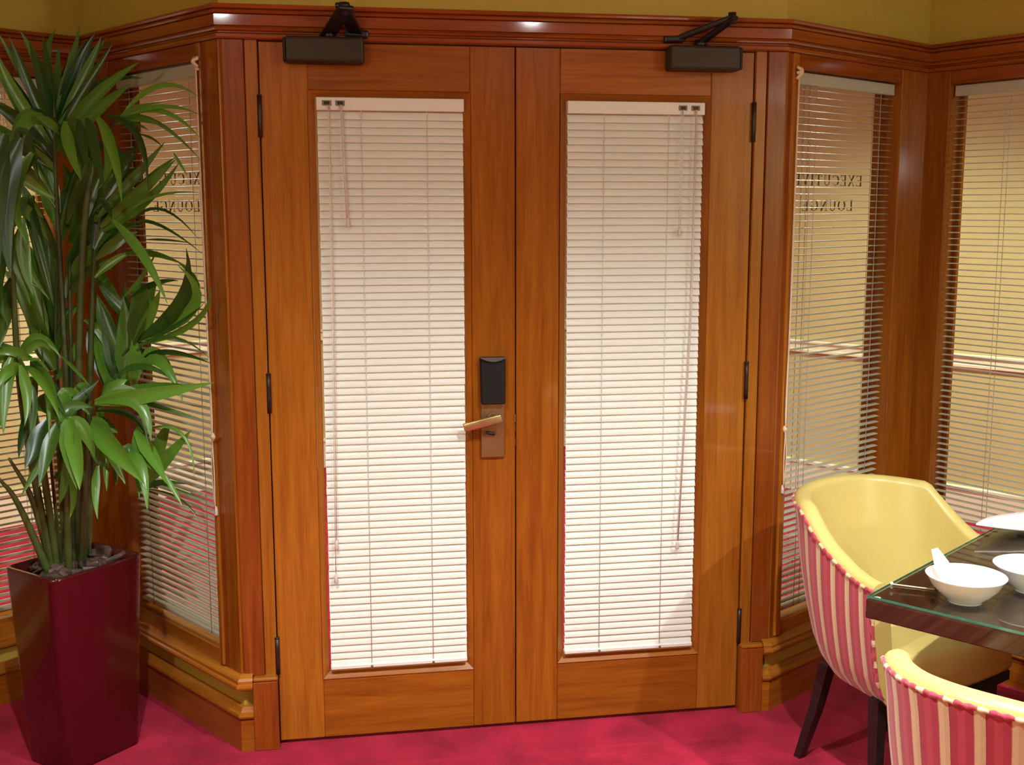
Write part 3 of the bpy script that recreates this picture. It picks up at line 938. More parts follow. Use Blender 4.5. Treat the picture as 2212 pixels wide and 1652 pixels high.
# palm: rachis points, then leaflets as start, middle, tip and width, all in metres
FRONDS = [
 ([[-1.339,0.1,0.624],[-1.326,0.12,1.162],[-1.333,0.17,1.674],[-1.331,0.2,1.939]],
  [
   [-1.34,0.2,1.795,-1.408,0.16,1.924,-1.461,0.12,2.069,0.037],
   [-1.336,0.2,1.835,-1.398,0.2,1.993,-1.443,0.2,2.122,0.031],
   [-1.335,0.2,1.862,-1.367,0.225,1.996,-1.401,0.25,2.122,0.031],
   [-1.334,0.2,1.886,-1.349,0.24,2.024,-1.368,0.28,2.137,0.027],
   [-1.331,0.2,1.902,-1.328,0.25,2.012,-1.329,0.3,2.12,0.024],
   [-1.332,0.2,1.886,-1.29,0.24,2.038,-1.262,0.28,2.168,0.026],
   [-1.334,0.2,1.862,-1.268,0.22,2.023,-1.212,0.24,2.146,0.034],
   [-1.334,0.2,1.842,-1.246,0.2,2.008,-1.19,0.2,2.127,0.031],
   [-1.335,0.2,1.822,-1.237,0.18,1.98,-1.154,0.16,2.102,0.029],
   [-1.329,0.18,1.834,-1.193,0.14,1.964,-1.074,0.1,2.046,0.034],
   [-1.328,0.18,1.795,-1.195,0.14,1.918,-1.096,0.1,1.987,0.034],
   [-1.337,0.18,1.775,-1.413,0.14,1.87,-1.486,0.1,1.937,0.04],
   [-1.34,0.18,1.748,-1.41,0.14,1.818,-1.486,0.1,1.841,0.037],
   [-1.342,0.22,1.81,-1.429,0.21,1.967,-1.473,0.2,2.043,0.031],
   [-1.343,0.24,1.838,-1.313,0.27,1.975,-1.299,0.3,2.099,0.026],
  ]),
 ([[-1.318,0.1,0.623],[-1.274,0.09,1.301],[-1.224,0.05,1.673],[-1.167,0.02,1.826],[-1.109,-0.02,1.887]],
  [
   [-1.112,-0.02,1.885,-0.999,-0.07,1.965,-0.889,-0.12,1.929,0.016],
   [-1.114,-0.02,1.887,-1.059,-0.05,1.91,-0.992,-0.08,1.92,0.011],
   [-1.112,-0.02,1.884,-0.994,-0.08,1.909,-0.889,-0.14,1.883,0.013],
   [-1.112,-0.02,1.881,-0.996,-0.07,1.897,-0.889,-0.12,1.818,0.016],
   [-1.117,-0.02,1.877,-1.063,-0.04,1.874,-1.009,-0.06,1.861,0.01],
   [-1.117,-0.02,1.872,-1.016,-0.07,1.87,-0.887,-0.12,1.756,0.014],
   [-1.127,-0.02,1.865,-1.076,-0.035,1.864,-1.035,-0.05,1.846,0.011],
   [-1.064,-0.04,1.836,-1.025,-0.06,1.823,-0.993,-0.08,1.795,0.007],
   [-1.261,-0.02,1.871,-1.244,-0.07,1.796,-1.208,-0.12,1.708,0.033],
   [-1.225,-0.02,1.876,-1.209,-0.07,1.808,-1.19,-0.12,1.735,0.029],
   [-1.203,-0.02,1.879,-1.175,-0.08,1.783,-1.146,-0.14,1.671,0.029],
   [-1.175,-0.02,1.884,-1.127,-0.085,1.79,-1.102,-0.15,1.653,0.034],
   [-1.148,-0.02,1.889,-1.061,-0.07,1.828,-1.039,-0.12,1.684,0.023],
   [-1.296,-0.02,1.85,-1.354,-0.09,1.855,-1.38,-0.16,1.665,0.037],
   [-1.277,0.0,1.837,-1.303,-0.05,1.868,-1.318,-0.1,1.874,0.026],
   [-0.969,-0.08,1.785,-0.95,-0.1,1.753,-0.931,-0.12,1.721,0.009],
   [-1.16,0.0,1.825,-1.225,0.02,1.788,-1.3,0.04,1.826,0.031],
   [-1.174,0.02,1.814,-1.13,0.01,1.788,-1.092,0.0,1.769,0.023],
  ]),
 ([[-1.297,0.13,0.613],[-1.262,0.13,1.131],[-1.226,0.11,1.487],[-1.191,0.09,1.647]],
  [
   [-1.206,0.09,1.608,-1.104,0.065,1.713,-1.005,0.04,1.821,0.031],
   [-1.203,0.09,1.581,-1.085,0.055,1.68,-0.975,0.02,1.771,0.039],
   [-1.196,0.09,1.568,-1.066,0.045,1.654,-0.963,0.0,1.763,0.029],
   [-1.212,0.1,1.634,-1.14,0.1,1.733,-1.083,0.1,1.803,0.026],
   [-1.106,0.05,1.631,-1.012,-0.025,1.672,-0.892,-0.1,1.675,0.009],
   [-1.107,0.05,1.595,-1.014,-0.025,1.631,-0.907,-0.1,1.545,0.009],
   [-1.108,0.05,1.584,-1.028,-0.025,1.59,-0.898,-0.1,1.506,0.01],
   [-1.074,0.04,1.545,-1.005,-0.02,1.546,-0.93,-0.08,1.537,0.007],
   [-1.188,0.02,1.662,-1.162,-0.015,1.64,-1.146,-0.05,1.603,0.021],
   [-1.154,0.0,1.603,-1.065,-0.06,1.5,-0.999,-0.12,1.373,0.029],
   [-1.13,0.0,1.569,-1.101,-0.02,1.537,-1.091,-0.04,1.511,0.021],
   [-1.096,0.0,1.543,-1.056,-0.04,1.473,-1.05,-0.08,1.455,0.023],
   [-1.221,0.1,1.515,-1.159,0.1,1.608,-1.092,0.1,1.661,0.04],
   [-1.223,0.1,1.488,-1.156,0.1,1.541,-1.097,0.1,1.567,0.034],
   [-1.22,0.12,1.594,-1.177,0.12,1.701,-1.153,0.12,1.793,0.034],
   [-1.226,0.1,1.434,-1.165,0.1,1.487,-1.112,0.1,1.507,0.023],
  ]),
 ([[-1.294,0.14,0.607],[-1.261,0.14,0.933],[-1.2,0.13,1.143],[-1.125,0.1,1.249]],
  [
   [-1.132,0.1,1.236,-1.105,0.08,1.326,-1.075,0.06,1.405,0.049],
   [-1.125,0.1,1.242,-1.076,0.075,1.326,-1.038,0.05,1.4,0.039],
   [-1.118,0.1,1.249,-0.981,0.04,1.368,-0.953,-0.02,1.522,0.037],
   [-1.112,0.1,1.249,-0.942,0.035,1.354,-0.978,-0.03,1.476,0.036],
   [-1.115,0.1,1.235,-0.941,0.0,1.31,-0.883,-0.1,1.419,0.02],
   [-1.113,0.1,1.231,-0.989,0.025,1.302,-0.908,-0.05,1.367,0.013],
   [-1.133,0.08,1.504,-1.051,0.03,1.505,-0.96,-0.02,1.475,0.019],
   [-1.125,0.1,1.379,-1.053,0.06,1.419,-0.982,0.02,1.428,0.019],
   [-1.147,0.1,1.379,-1.093,0.075,1.434,-1.041,0.05,1.515,0.014],
   [-1.12,0.1,1.219,-1.007,0.0,1.267,-0.89,-0.1,1.213,0.01],
   [-1.093,0.06,1.203,-1.007,-0.02,1.227,-0.888,-0.1,1.2,0.019],
   [-1.098,0.05,1.179,-1.036,0.0,1.191,-0.976,-0.05,1.083,0.034],
   [-1.174,0.05,1.147,-1.089,0.01,1.182,-0.994,-0.03,1.139,0.021],
   [-1.18,0.12,1.116,-1.194,0.135,1.24,-1.224,0.15,1.36,0.057],
   [-1.156,0.11,1.124,-1.151,0.115,1.241,-1.153,0.12,1.378,0.06],
   [-1.213,0.13,1.109,-1.231,0.145,1.209,-1.256,0.16,1.307,0.043],
   [-1.125,0.1,1.256,-1.129,0.1,1.16,-1.138,0.1,1.104,0.043],
   [-1.171,0.13,1.157,-1.222,0.14,1.267,-1.281,0.15,1.309,0.031],
   [-1.132,0.12,1.295,-1.19,0.14,1.377,-1.237,0.16,1.431,0.037],
  ]),
 ([[-1.297,0.06,0.63],[-1.271,0.02,0.875],[-1.24,-0.04,1.022],[-1.207,-0.1,1.1]],
  [
   [-1.208,-0.1,1.098,-1.046,-0.15,1.125,-0.876,-0.2,1.161,0.043],
   [-1.207,-0.1,1.1,-1.095,-0.14,1.104,-1.052,-0.18,1.0,0.046],
   [-1.19,-0.08,1.118,-1.157,-0.065,1.141,-1.127,-0.05,1.154,0.034],
   [-1.091,-0.08,1.094,-1.028,-0.11,1.081,-0.907,-0.14,1.045,0.014],
   [-1.224,-0.08,1.036,-1.159,-0.14,0.979,-1.072,-0.2,0.884,0.063],
   [-1.138,-0.1,0.944,-1.09,-0.15,0.92,-1.068,-0.2,0.81,0.04],
   [-1.108,-0.08,1.012,-1.057,-0.14,0.949,-1.013,-0.2,0.882,0.039],
   [-1.032,-0.12,0.897,-1.002,-0.14,0.847,-0.979,-0.16,0.808,0.014],
   [-1.104,-0.02,0.839,-1.029,-0.05,0.922,-0.954,-0.08,1.009,0.04],
   [-1.099,-0.02,0.828,-1.047,-0.04,0.849,-0.977,-0.06,0.846,0.019],
   [-1.075,-0.02,0.849,-0.992,-0.07,0.83,-0.896,-0.12,0.802,0.007],
   [-1.094,-0.02,0.827,-0.995,-0.06,0.803,-0.939,-0.1,0.736,0.007],
   [-1.075,-0.04,1.01,-0.978,-0.08,0.994,-0.947,-0.12,0.872,0.011],
   [-1.216,-0.06,1.068,-1.113,-0.09,1.054,-1.066,-0.12,0.976,0.019],
   [-1.195,-0.06,0.937,-1.193,-0.08,0.895,-1.19,-0.1,0.843,0.016],
   [-1.217,-0.06,0.911,-1.223,-0.09,0.844,-1.215,-0.12,0.769,0.024],
   [-1.171,-0.06,0.909,-1.168,-0.07,0.88,-1.169,-0.08,0.853,0.013],
   [-1.226,-0.02,1.045,-1.195,-0.02,1.017,-1.165,-0.02,0.996,0.037],
   [-1.243,0.0,1.001,-1.223,0.0,0.919,-1.192,0.0,0.89,0.034],
  ]),
 ([[-1.334,0.0,0.65],[-1.304,-0.06,0.868],[-1.275,-0.14,1.068]],
  [
   [-1.274,-0.14,1.061,-1.245,-0.2,0.975,-1.231,-0.26,0.889,0.05],
   [-1.331,-0.12,1.059,-1.357,-0.16,0.997,-1.38,-0.2,0.94,0.05],
   [-1.298,-0.14,1.056,-1.325,-0.18,0.974,-1.343,-0.22,0.892,0.039],
   [-1.301,-0.05,1.226,-1.258,-0.075,1.187,-1.218,-0.1,1.143,0.011],
   [-1.281,-0.12,1.038,-1.277,-0.1,1.087,-1.219,-0.08,1.082,0.043],
   [-1.287,-0.12,1.052,-1.328,-0.09,1.087,-1.384,-0.06,1.077,0.049],
   [-1.28,-0.12,1.058,-1.242,-0.11,1.022,-1.217,-0.1,0.94,0.043],
   [-1.283,-0.1,0.982,-1.301,-0.1,0.877,-1.32,-0.1,0.811,0.026],
   [-1.297,-0.06,0.948,-1.286,-0.06,0.84,-1.303,-0.06,0.759,0.023],
   [-1.283,-0.08,1.057,-1.257,-0.04,1.103,-1.211,0.0,1.149,0.031],
  ]),
 ([[-1.374,0.02,0.641],[-1.371,-0.04,0.92],[-1.376,-0.1,1.142],[-1.395,-0.14,1.237]],
  [
   [-1.411,-0.14,1.235,-1.426,-0.18,1.143,-1.423,-0.22,1.039,0.039],
   [-1.389,-0.14,1.214,-1.368,-0.18,1.141,-1.368,-0.22,1.065,0.029],
   [-1.38,-0.12,1.206,-1.327,-0.16,1.165,-1.282,-0.2,1.069,0.026],
   [-1.366,-0.1,1.193,-1.322,-0.14,1.169,-1.291,-0.18,1.073,0.04],
   [-1.371,-0.12,1.224,-1.406,-0.13,1.251,-1.457,-0.14,1.241,0.029],
   [-1.388,-0.12,1.196,-1.413,-0.16,1.202,-1.444,-0.2,1.146,0.034],
   [-1.384,-0.1,1.168,-1.369,-0.125,1.094,-1.374,-0.15,0.996,0.029],
   [-1.377,-0.08,1.113,-1.402,-0.1,1.026,-1.414,-0.12,0.952,0.026],
   [-1.403,-0.1,1.22,-1.356,-0.08,1.267,-1.326,-0.06,1.239,0.029],
  ]),
 ([[-1.392,0.02,0.642],[-1.407,-0.06,1.058],[-1.399,-0.12,1.399],[-1.376,-0.16,1.694],[-1.347,-0.18,1.825]],
  [
   [-1.343,-0.18,1.818,-1.384,-0.21,1.67,-1.374,-0.24,1.455,0.063],
   [-1.377,-0.18,1.825,-1.401,-0.22,1.669,-1.394,-0.26,1.492,0.057],
   [-1.345,-0.12,1.668,-1.365,-0.16,1.61,-1.409,-0.2,1.516,0.011],
   [-1.324,-0.14,1.779,-1.365,-0.17,1.67,-1.339,-0.2,1.545,0.039],
   [-1.36,-0.14,1.61,-1.36,-0.15,1.499,-1.34,-0.16,1.401,0.034],
   [-1.389,-0.14,1.524,-1.371,-0.14,1.462,-1.353,-0.14,1.375,0.033],
   [-1.35,-0.1,1.659,-1.33,-0.1,1.56,-1.302,-0.1,1.368,0.024],
   [-1.358,-0.16,1.802,-1.338,-0.13,1.78,-1.294,-0.1,1.745,0.031],
   [-1.373,-0.14,1.743,-1.336,-0.11,1.695,-1.285,-0.08,1.659,0.029],
   [-1.383,-0.13,1.658,-1.344,-0.095,1.609,-1.314,-0.06,1.546,0.031],
   [-1.394,-0.14,1.597,-1.424,-0.17,1.452,-1.432,-0.2,1.307,0.043],
   [-1.401,-0.1,1.448,-1.429,-0.11,1.336,-1.45,-0.12,1.249,0.034],
  ]),
 ([[-1.363,0.1,0.622],[-1.359,0.14,1.021],[-1.355,0.16,1.295],[-1.333,0.18,1.567]],
  [
   [-1.375,0.14,1.199,-1.409,0.12,1.327,-1.465,0.1,1.495,0.046],
   [-1.383,0.14,1.238,-1.399,0.14,1.353,-1.419,0.14,1.493,0.043],
   [-1.369,0.16,1.238,-1.376,0.16,1.378,-1.392,0.16,1.592,0.04],
   [-1.362,0.16,1.268,-1.361,0.17,1.404,-1.363,0.18,1.567,0.04],
   [-1.349,0.18,1.376,-1.387,0.18,1.486,-1.416,0.18,1.648,0.04],
   [-1.31,0.16,1.402,-1.236,0.14,1.507,-1.122,0.12,1.578,0.046],
   [-1.308,0.17,1.479,-1.226,0.15,1.594,-1.144,0.13,1.698,0.046],
   [-1.307,0.18,1.533,-1.248,0.18,1.659,-1.187,0.18,1.769,0.043],
   [-1.311,0.19,1.587,-1.264,0.195,1.702,-1.228,0.2,1.812,0.04],
   [-1.315,0.15,1.367,-1.258,0.135,1.446,-1.166,0.12,1.492,0.031],
   [-1.342,0.18,1.486,-1.392,0.17,1.594,-1.432,0.16,1.727,0.04],
   [-1.338,0.2,1.567,-1.368,0.2,1.675,-1.4,0.2,1.782,0.037],
   [-1.336,0.2,1.539,-1.306,0.21,1.648,-1.283,0.22,1.756,0.037],
   [-1.334,0.2,1.621,-1.355,0.21,1.715,-1.364,0.22,1.81,0.037],
   [-1.357,0.12,1.163,-1.386,0.11,1.247,-1.419,0.1,1.302,0.037],
   [-1.353,0.14,1.215,-1.325,0.14,1.297,-1.283,0.14,1.351,0.031],
   [-1.358,0.13,1.134,-1.316,0.13,1.188,-1.3,0.13,1.243,0.026],
  ]),
]
STEMS = [[[-1.403,0.0,0.643],[-1.44,-0.05,0.804],[-1.477,-0.1,0.897]],[[-1.396,0.02,0.639],[-1.409,-0.02,0.808],[-1.449,-0.08,0.945]],[[-1.368,0.04,0.637],[-1.357,0.0,0.91],[-1.367,0.04,1.106],[-1.383,0.08,1.304]],[[-1.298,0.12,0.617],[-1.295,0.12,0.811],[-1.293,0.14,1.296]],[[-1.329,0.1,0.62],[-1.316,0.12,1.023],[-1.304,0.15,1.486]]]

# ------------------------------------------------------------------ planter
def rounded_square(half, r, n=5, ratio=0.76):
    pts = []
    hx, hy = half, half * ratio
    for (sx, sy, a0) in ((1, 1, 0), (-1, 1, 90), (-1, -1, 180), (1, -1, 270)):
        for k in range(n + 1):
            a = math.radians(a0 + 90 * k / n)
            pts.append((sx * (hx - r) + r * math.cos(a), sy * (hy - r) + r * math.sin(a)))
    return pts
POT = (-1.322, 0.066)
POT_RZ = math.radians(47)
pot = empty('planter', (POT[0], POT[1], 0), POT_RZ)
tag(pot, 'tall tapered square planter in glossy dark red holding the palm', 'planter')
def loft(name, rings, mat, parent, cap_lo=True, cap_hi=True, smooth=True):
    ver, fac = [], []
    m = len(rings[0][0])
    for pts, z in rings:
        ver += [(p[0], p[1], z) for p in pts]
    for i in range(len(rings) - 1):
        for k in range(m):
            k2 = (k + 1) % m
            fac.append((i * m + k, i * m + k2, (i + 1) * m + k2, (i + 1) * m + k))
    if cap_lo:
        fac.append(tuple(range(m))[::-1])
    if cap_hi:
        fac.append(tuple((len(rings) - 1) * m + k for k in range(m)))
    o = raw_obj(name, ver, fac, mat, parent)
    if smooth:
        for p in o.data.polygons:
            p.use_smooth = len(p.vertices) == 4
    return o
PH = 0.600
def pr(z):
    return 0.132 + (0.158 - 0.132) * (z / PH)
loft('planter_body', [(rounded_square(pr(z), 0.030), z) for z in (0.0, 0.01, 0.2, 0.4, 0.59, 0.598)] +
     [(rounded_square(pr(PH) - 0.003, 0.029), PH), (rounded_square(pr(PH) - 0.012, 0.024), PH), (rounded_square(pr(PH) - 0.014, 0.022), 0.54)], M['pot'], pot, True, False)
loft('soil', [(rounded_square(pr(0.55) - 0.014, 0.02), 0.545), (rounded_square(pr(0.56) - 0.016, 0.02), 0.560), (rounded_square(0.07, 0.02), 0.570)], M['soil'], pot, False, True)
rng = random.Random(5)
for k in range(46):
    a, rad = rng.uniform(0, 6.283), 0.118 * math.sqrt(rng.random())
    sx, sy, sz = rng.uniform(0.016, 0.036), rng.uniform(0.012, 0.024), rng.uniform(0.004, 0.009)
    bm = bm_box(-sx, sx, -sy, sy, -sz, sz, 0.003)
    for v in bm.verts:
        v.co.z += 0.010 * math.sin(v.co.x * 60 + k) + rng.uniform(-0.0015, 0.0015)
        v.co.y *= 1.0 - 0.5 * max(0, v.co.x / sx) * rng.random()
    q = max(abs(math.cos(a)), abs(math.sin(a)))
    bm.transform(Matrix.Translation((rad * math.cos(a) / q * 0.95, rad * math.sin(a) / q * 0.70, 0.578 + rng.uniform(0, 0.014))) @ Matrix.Rotation(rng.uniform(0, 3.14), 4, 'Z') @ Matrix.Rotation(rng.uniform(-0.35, 0.35), 4, 'X') @ Matrix.Rotation(rng.uniform(-0.35, 0.35), 4, 'Y'))
    set_uv(bm, 0)
    mesh_obj('bark_chip', bm, M['bark'], pot)

# ------------------------------------------------------------------ palm
palm = empty('kentia_palm', (POT[0], POT[1], 0.56))
tag(palm, 'leafy green palm with long arching fronds rising from the red planter', 'palm')
PO = Vector((POT[0], POT[1], 0.56))
rp = random.Random(3)
EYE = Vector((-0.6, -3.4, 1.6))
def leaflet(parent, q):
    a, m, e = Vector(q[0:3]) - PO, Vector(q[3:6]) - PO, Vector(q[6:9]) - PO
    w = q[9] * 1.05
    c = m * 2 - (a + e) * 0.5            # quadratic passing through the middle point
    n = 9
    ver, fac, uvs = [], [], []
    roll = rp.uniform(-0.35, 0.35)
    side_ref = None
    for i in range(n + 1):
        t = i / n
        p = a * (1 - t) ** 2 + c * 2 * t * (1 - t) + e * t * t
        d = ((c - a) * (1 - t) + (e - c) * t)
        d = d.normalized()
        view = (EYE - (p + PO)).normalized()
        s = d.cross(view)
        if s.length < 1e-3:
            s = Vector((1, 0, 0))
        s = s.normalized()
        nrm = s.cross(d)
        rr = roll + 0.25 * math.sin(t * 3.0 + roll * 9)
        s2 = s * math.cos(rr) + nrm * math.sin(rr)
        n2 = s2.cross(d)
        hw = 0.5 * w * (0.30 + 0.70 * min(1, t / 0.28)) if t < 0.28 else 0.5 * w * max(0.03, (1 - ((t - 0.28) / 0.72) ** 1.9))
        fold = 0.28 * hw
        ver += [tuple(p - s2 * hw + n2 * fold), tuple(p - s2 * hw * 0.5 + n2 * fold * 0.35), tuple(p), tuple(p + s2 * hw * 0.5 + n2 * fold * 0.35), tuple(p + s2 * hw + n2 * fold)]
        uvs += [(t, 0), (t, 0.25), (t, 0.5), (t, 0.75), (t, 1)]
        if i:
            b0 = (i - 1) * 5
            for k in range(4):
                fac.append((b0 + k, b0 + k + 1, b0 + 6 + k, b0 + 5 + k))
    return raw_obj('leaflet', ver, fac, M['leaf'], parent, True, uvs)
for rach, leaves in FRONDS:
    pts = [Vector(p) - PO for p in rach]
    pts[0] = Vector((pts[0].x * 0.75, pts[0].y * 0.75, 0.0))
    cp = curve_pts(pts, 8)
    n = len(cp)
    fr = tube('frond', cp, [0.0095 * (1 - i / (n - 1)) ** 0.8 + 0.0026 for i in range(n)], M['stem'], palm, 7)
    for q in leaves:
        leaflet(fr, q)
        if q[9] > 0.023 and rp.random() < 0.9:
            # a second leaflet a little behind, as the pinnae stand in pairs
            j = lambda a: rp.uniform(-a, a)
            q2 = list(q)
            for k in (0, 3, 6):
                back = 0.02 + 0.03 * (k > 0)
                q2[k] += j(0.012) + (-0.018 if k else 0.0)
                q2[k + 1] += back + j(0.02)
                q2[k + 2] += j(0.02) + (0.02 if k == 3 else 0.0)
            q2[6] += j(0.04)
            q2[8] += j(0.05)
            # keep clear of the window wall
            lim = 0.70 - abs(q2[6] + 1.34) * (1.3 if q2[6] > -1.34 else 0.7)
            if q2[7] < lim - 0.16:
                leaflet(fr, q2)
for s in STEMS:
    pts = [Vector(p) - PO for p in s]
    pts[0] = Vector((pts[0].x * 0.7, pts[0].y * 0.7, 0.0))
    cp = curve_pts(pts, 8)
    n = len(cp)
    r0 = 0.013 if len(s) == 3 and s[1][2] > 0.8 else 0.006
    tube('stem', cp, [r0 * (1 - 0.7 * i / (n - 1)) for i in range(n)], M['stem'], palm, 7)

# ------------------------------------------------------------------ tub chairs
def tub_chair(label, cx, cy, yaw, group, W=0.628, vf=0.16, ZTOP=0.790, ZARM=0.640, ZBOT=0.305):
    """Local x across the chair, local -y is the front."""
    ch = empty('tub_chair', (cx, cy, 0), yaw)
    tag(ch, label, 'chair', group)
    a, b, ex = W / 2 - 0.012, 0.250, 2.4
    plan = []
    for k in range(7):
        plan.append((-a, vf - (vf + 0.0) * k / 7))
    for k in range(41):
        an = math.pi * k / 40
        c, s = math.cos(an), math.sin(an)
        plan.append((-a * (abs(c) ** (2 / ex)) * (1 if c >= 0 else -1), -b * (abs(s) ** (2 / ex))))
    for k in range(6, -1, -1):
        plan.append((a, vf - vf * k / 7))
    # narrower towards the back, then resample evenly
    pts = [Vector((p[0] * (1 - 0.15 * min(1, max(0, (vf - p[1]) / (vf + 0.2)))), p[1])) for p in plan]
    ln = [0]
    for i in range(1, len(pts)):
        ln.append(ln[-1] + (pts[i] - pts[i - 1]).length)
    NP = 60
    rs = []
    j = 0
    for i in range(NP + 1):
        t = ln[-1] * i / NP
        while j < len(ln) - 2 and ln[j + 1] < t:
            j += 1
        f = (t - ln[j]) / max(ln[j + 1] - ln[j], 1e-9)
        rs.append(pts[j].lerp(pts[j + 1], f))
    NO, NI, TH = 9, 8, 0.050
    cols = []
    for i in range(NP + 1):
        p = rs[i]
        t = (rs[min(i + 1, NP)] - rs[max(i - 1, 0)]).normalized()
        nrm = Vector((t.y, -t.x))
        if nrm.dot(p - Vector((0, 0.1))) < 0:
            nrm = -nrm
        v = p.y
        g = min(1.0, max(0.0, (vf - v) / (vf + 0.135)))
        g = g ** 2.1
        back = max(0.0, min(1.0, (0.02 - v) / 0.27))
        g = g if g < 0.9 else 0.9 + 0.1 * (1 - math.exp(-(g - 0.9) * 25)) 
        zt = ZARM + (ZTOP - ZARM) * g + 0.016 * max(0, 1 - (p.x / 0.24) ** 2) * back
        col = []
        for k in range(NO + 1):
            h = k / NO
            z = ZBOT + (zt - ZBOT) * h
            zz = (z - ZBOT) / (ZTOP - ZBOT)
            offs = -0.052 * max(0.0, 1 - zz) ** 1.3 - 0.03 * max(0, 1 - h * 7) + back * 0.055 * zz ** 1.4 + 0.012 * math.sin(math.pi * min(1, zz * 1.1))
            col.append((p + nrm * offs, z, offs))
        o_top, z_top, off_top = col[-1]
        rim = []
        for k in range(1, 8):
            an = math.pi * k / 8
            rim.append((p + nrm * (off_top - TH / 2 + TH / 2 * math.cos(an)), z_top + 0.020 * math.sin(an)))
        inn = []
        for k in range(NI + 1):
            h = k / NI
            z = z_top + (0.37 - z_top) * h
            zz = max(0, (z - ZBOT) / (ZTOP - ZBOT))
            offs = off_top - TH + (back * 0.055 * zz ** 1.4 - back * 0.055 * ((z_top - ZBOT) / (ZTOP - ZBOT)) ** 1.4) - 0.030 * h
            inn.append((p + nrm * offs, z))
        cols.append(([(q.x, q.y, z) for q, z, _ in col], [(q.x, q.y, z) for q, z in rim] + [(q.x, q.y, z) for q, z in inn]))
    arcl = [ln[-1] * i / NP for i in range(NP + 1)]
    def flip(v):
        return (v[0], -v[1], v[2])
    # striped outside
    ver, uvs, fac = [], [], []
    m = NO + 1
    for i, (o, _) in enumerate(cols):
        for k, v in enumerate(o):
            ver.append(flip(v))
            uvs.append((arcl[i] * 0.985, v[2]))
    for i in range(NP):
        for k in range(m - 1):
            fac.append((i * m + k, (i + 1) * m + k, (i + 1) * m + k + 1, i * m + k + 1))
    raw_obj('outer_shell', ver, fac, M['stripe'], ch, True, uvs)
    # cream rim and inside, with the narrow arm fronts
    ver, fac = [], []
    m2 = 1 + len(cols[0][1])
    for o, inn in cols:
        ver.append(flip(o[-1]))
        ver += [flip(v) for v in inn]
    for i in range(NP):
        for k in range(m2 - 1):
            fac.append((i * m2 + k, (i + 1) * m2 + k, (i + 1) * m2 + k + 1, i * m2 + k + 1))
    for i in (0, NP):
        o, inn = cols[i]
        loop = [flip(v) for v in o] + [flip(v) for v in inn] + [flip((inn[-1][0], inn[-1][1], ZBOT))]
        # padded front: bulge the face a little forward
        b0 = len(ver)
        ver += [(v[0], v[1] - 0.006, v[2]) for v in loop]
        fac.append(tuple(range(b0, b0 + len(loop))))
        for k in range(len(loop)):
            ver.append(loop[k])
        c0 = b0 + len(loop)
        for k in range(len(loop)):
            k2 = (k + 1) % len(loop)
            fac.append((b0 + k, b0 + k2, c0 + k2, c0 + k))
    o = raw_obj('inner_shell', ver, fac, M['vinyl'], ch)
    for p in o.data.polygons:
        p.use_smooth = len(p.vertices) == 4
    # piping along the seam: top edge and down both arm fronts
    seam = [Vector(flip(c[0][k])) for c in (cols[0],) for k in range(0, NO + 1)]
    seam += [Vector(flip(c[0][-1])) for c in cols[1:-1]]
    seam += [Vector(flip(cols[-1][0][k])) for k in range(NO, -1, -1)]
    dense = []
    for i in range(len(seam) - 1):
        for k in range(4):
            dense.append(seam[i].lerp(seam[i + 1], k / 4))
    v_, f_ = tube_data(dense, [0.0052 + 0.0014 * math.sin(i * 1.6) for i in range(len(dense))], 6)
    dl = [0.0]
    for i in range(1, len(dense)):
        dl.append(dl[-1] + (dense[i] - dense[i - 1]).length)
    raw_obj('piping', v_, f_, M['stripe'], ch, True, [(dl[i // 6] * 0.93 + 0.02, 0.0) for i in range(len(v_))])
    # seat cushion
    rings = []
    inner = []
    for o, inn in cols:
        q = inn[-1]
        inner.append((q[0] * 0.985, q[1] * 0.985))
    front = [(inner[-1][0] * (1 - 2 * k / 8), inner[-1][1] + 0.045 + 0.02 * math.sin(math.pi * k / 8)) for k in range(0, 9)]
    loop = inner + front
    cen = Vector((0, -0.02))
    def sc(f):
        return [((p[0] - cen.x) * f + cen.x, -((p[1] - cen.y) * f + cen.y)) for p in loop]
    loft('seat', [(sc(0.97), 0.335), (sc(1.0), 0.35), (sc(1.0), 0.435), (sc(0.985), 0.452), (sc(0.95), 0.463), (sc(0.7), 0.472), (sc(0.3), 0.475)], M['vinyl'], ch, True, True)
    loft('base_board', [(sc(0.99), ZBOT + 0.004), (sc(0.99), 0.335)], M['underside'], ch, True, True, False)
    for sx in (-1, 1):
        for (ty, by, tx, bx_) in ((0.12, 0.195, 0.160, 0.185), (-0.13, -0.150, 0.225, 0.240)):
            w0, w1 = 0.018, 0.012
            ver = []
            for (x, y, z, w) in ((sx * tx, ty, ZBOT + 0.012, w0), (sx * (tx * 0.6 + bx_ * 0.4), ty * 0.62 + by * 0.38, 0.17, w0 * 0.85), (sx * bx_, by, 0.0, w1)):
                ver += [(x - w, y - w, z), (x + w, y - w, z), (x + w, y + w, z), (x - w, y + w, z)]
            fac = [(3, 2, 1, 0), (8, 9, 10, 11)]
            for r_ in (0, 4):
                for k in range(4):
                    fac.append((r_ + k, r_ + (k + 1) % 4, r_ + 4 + (k + 1) % 4, r_ + 4 + k))
            raw_obj('leg', ver, fac, M['leg'], ch)
    return ch
tub_chair('tub chair with open cream seat facing the table, its back to the lettered window', 1.046, -0.470, 0.350, 'striped tub chairs at the table')
tub_chair('tub chair with its striped back turned to the doors, tucked under the table edge', 0.733, -1.590, math.radians(130), 'striped tub chairs at the table', ZARM=0.612)

# ------------------------------------------------------------------ table
TB = (0.636, -1.042)
TAZ = math.radians(37.3)
table = empty('dining_table', (TB[0], TB[1], 0), TAZ)
tag(table, 'dark brown dining table with a glass cover, set with bowls', 'table')
TL, TWD = 1.15, 1.10
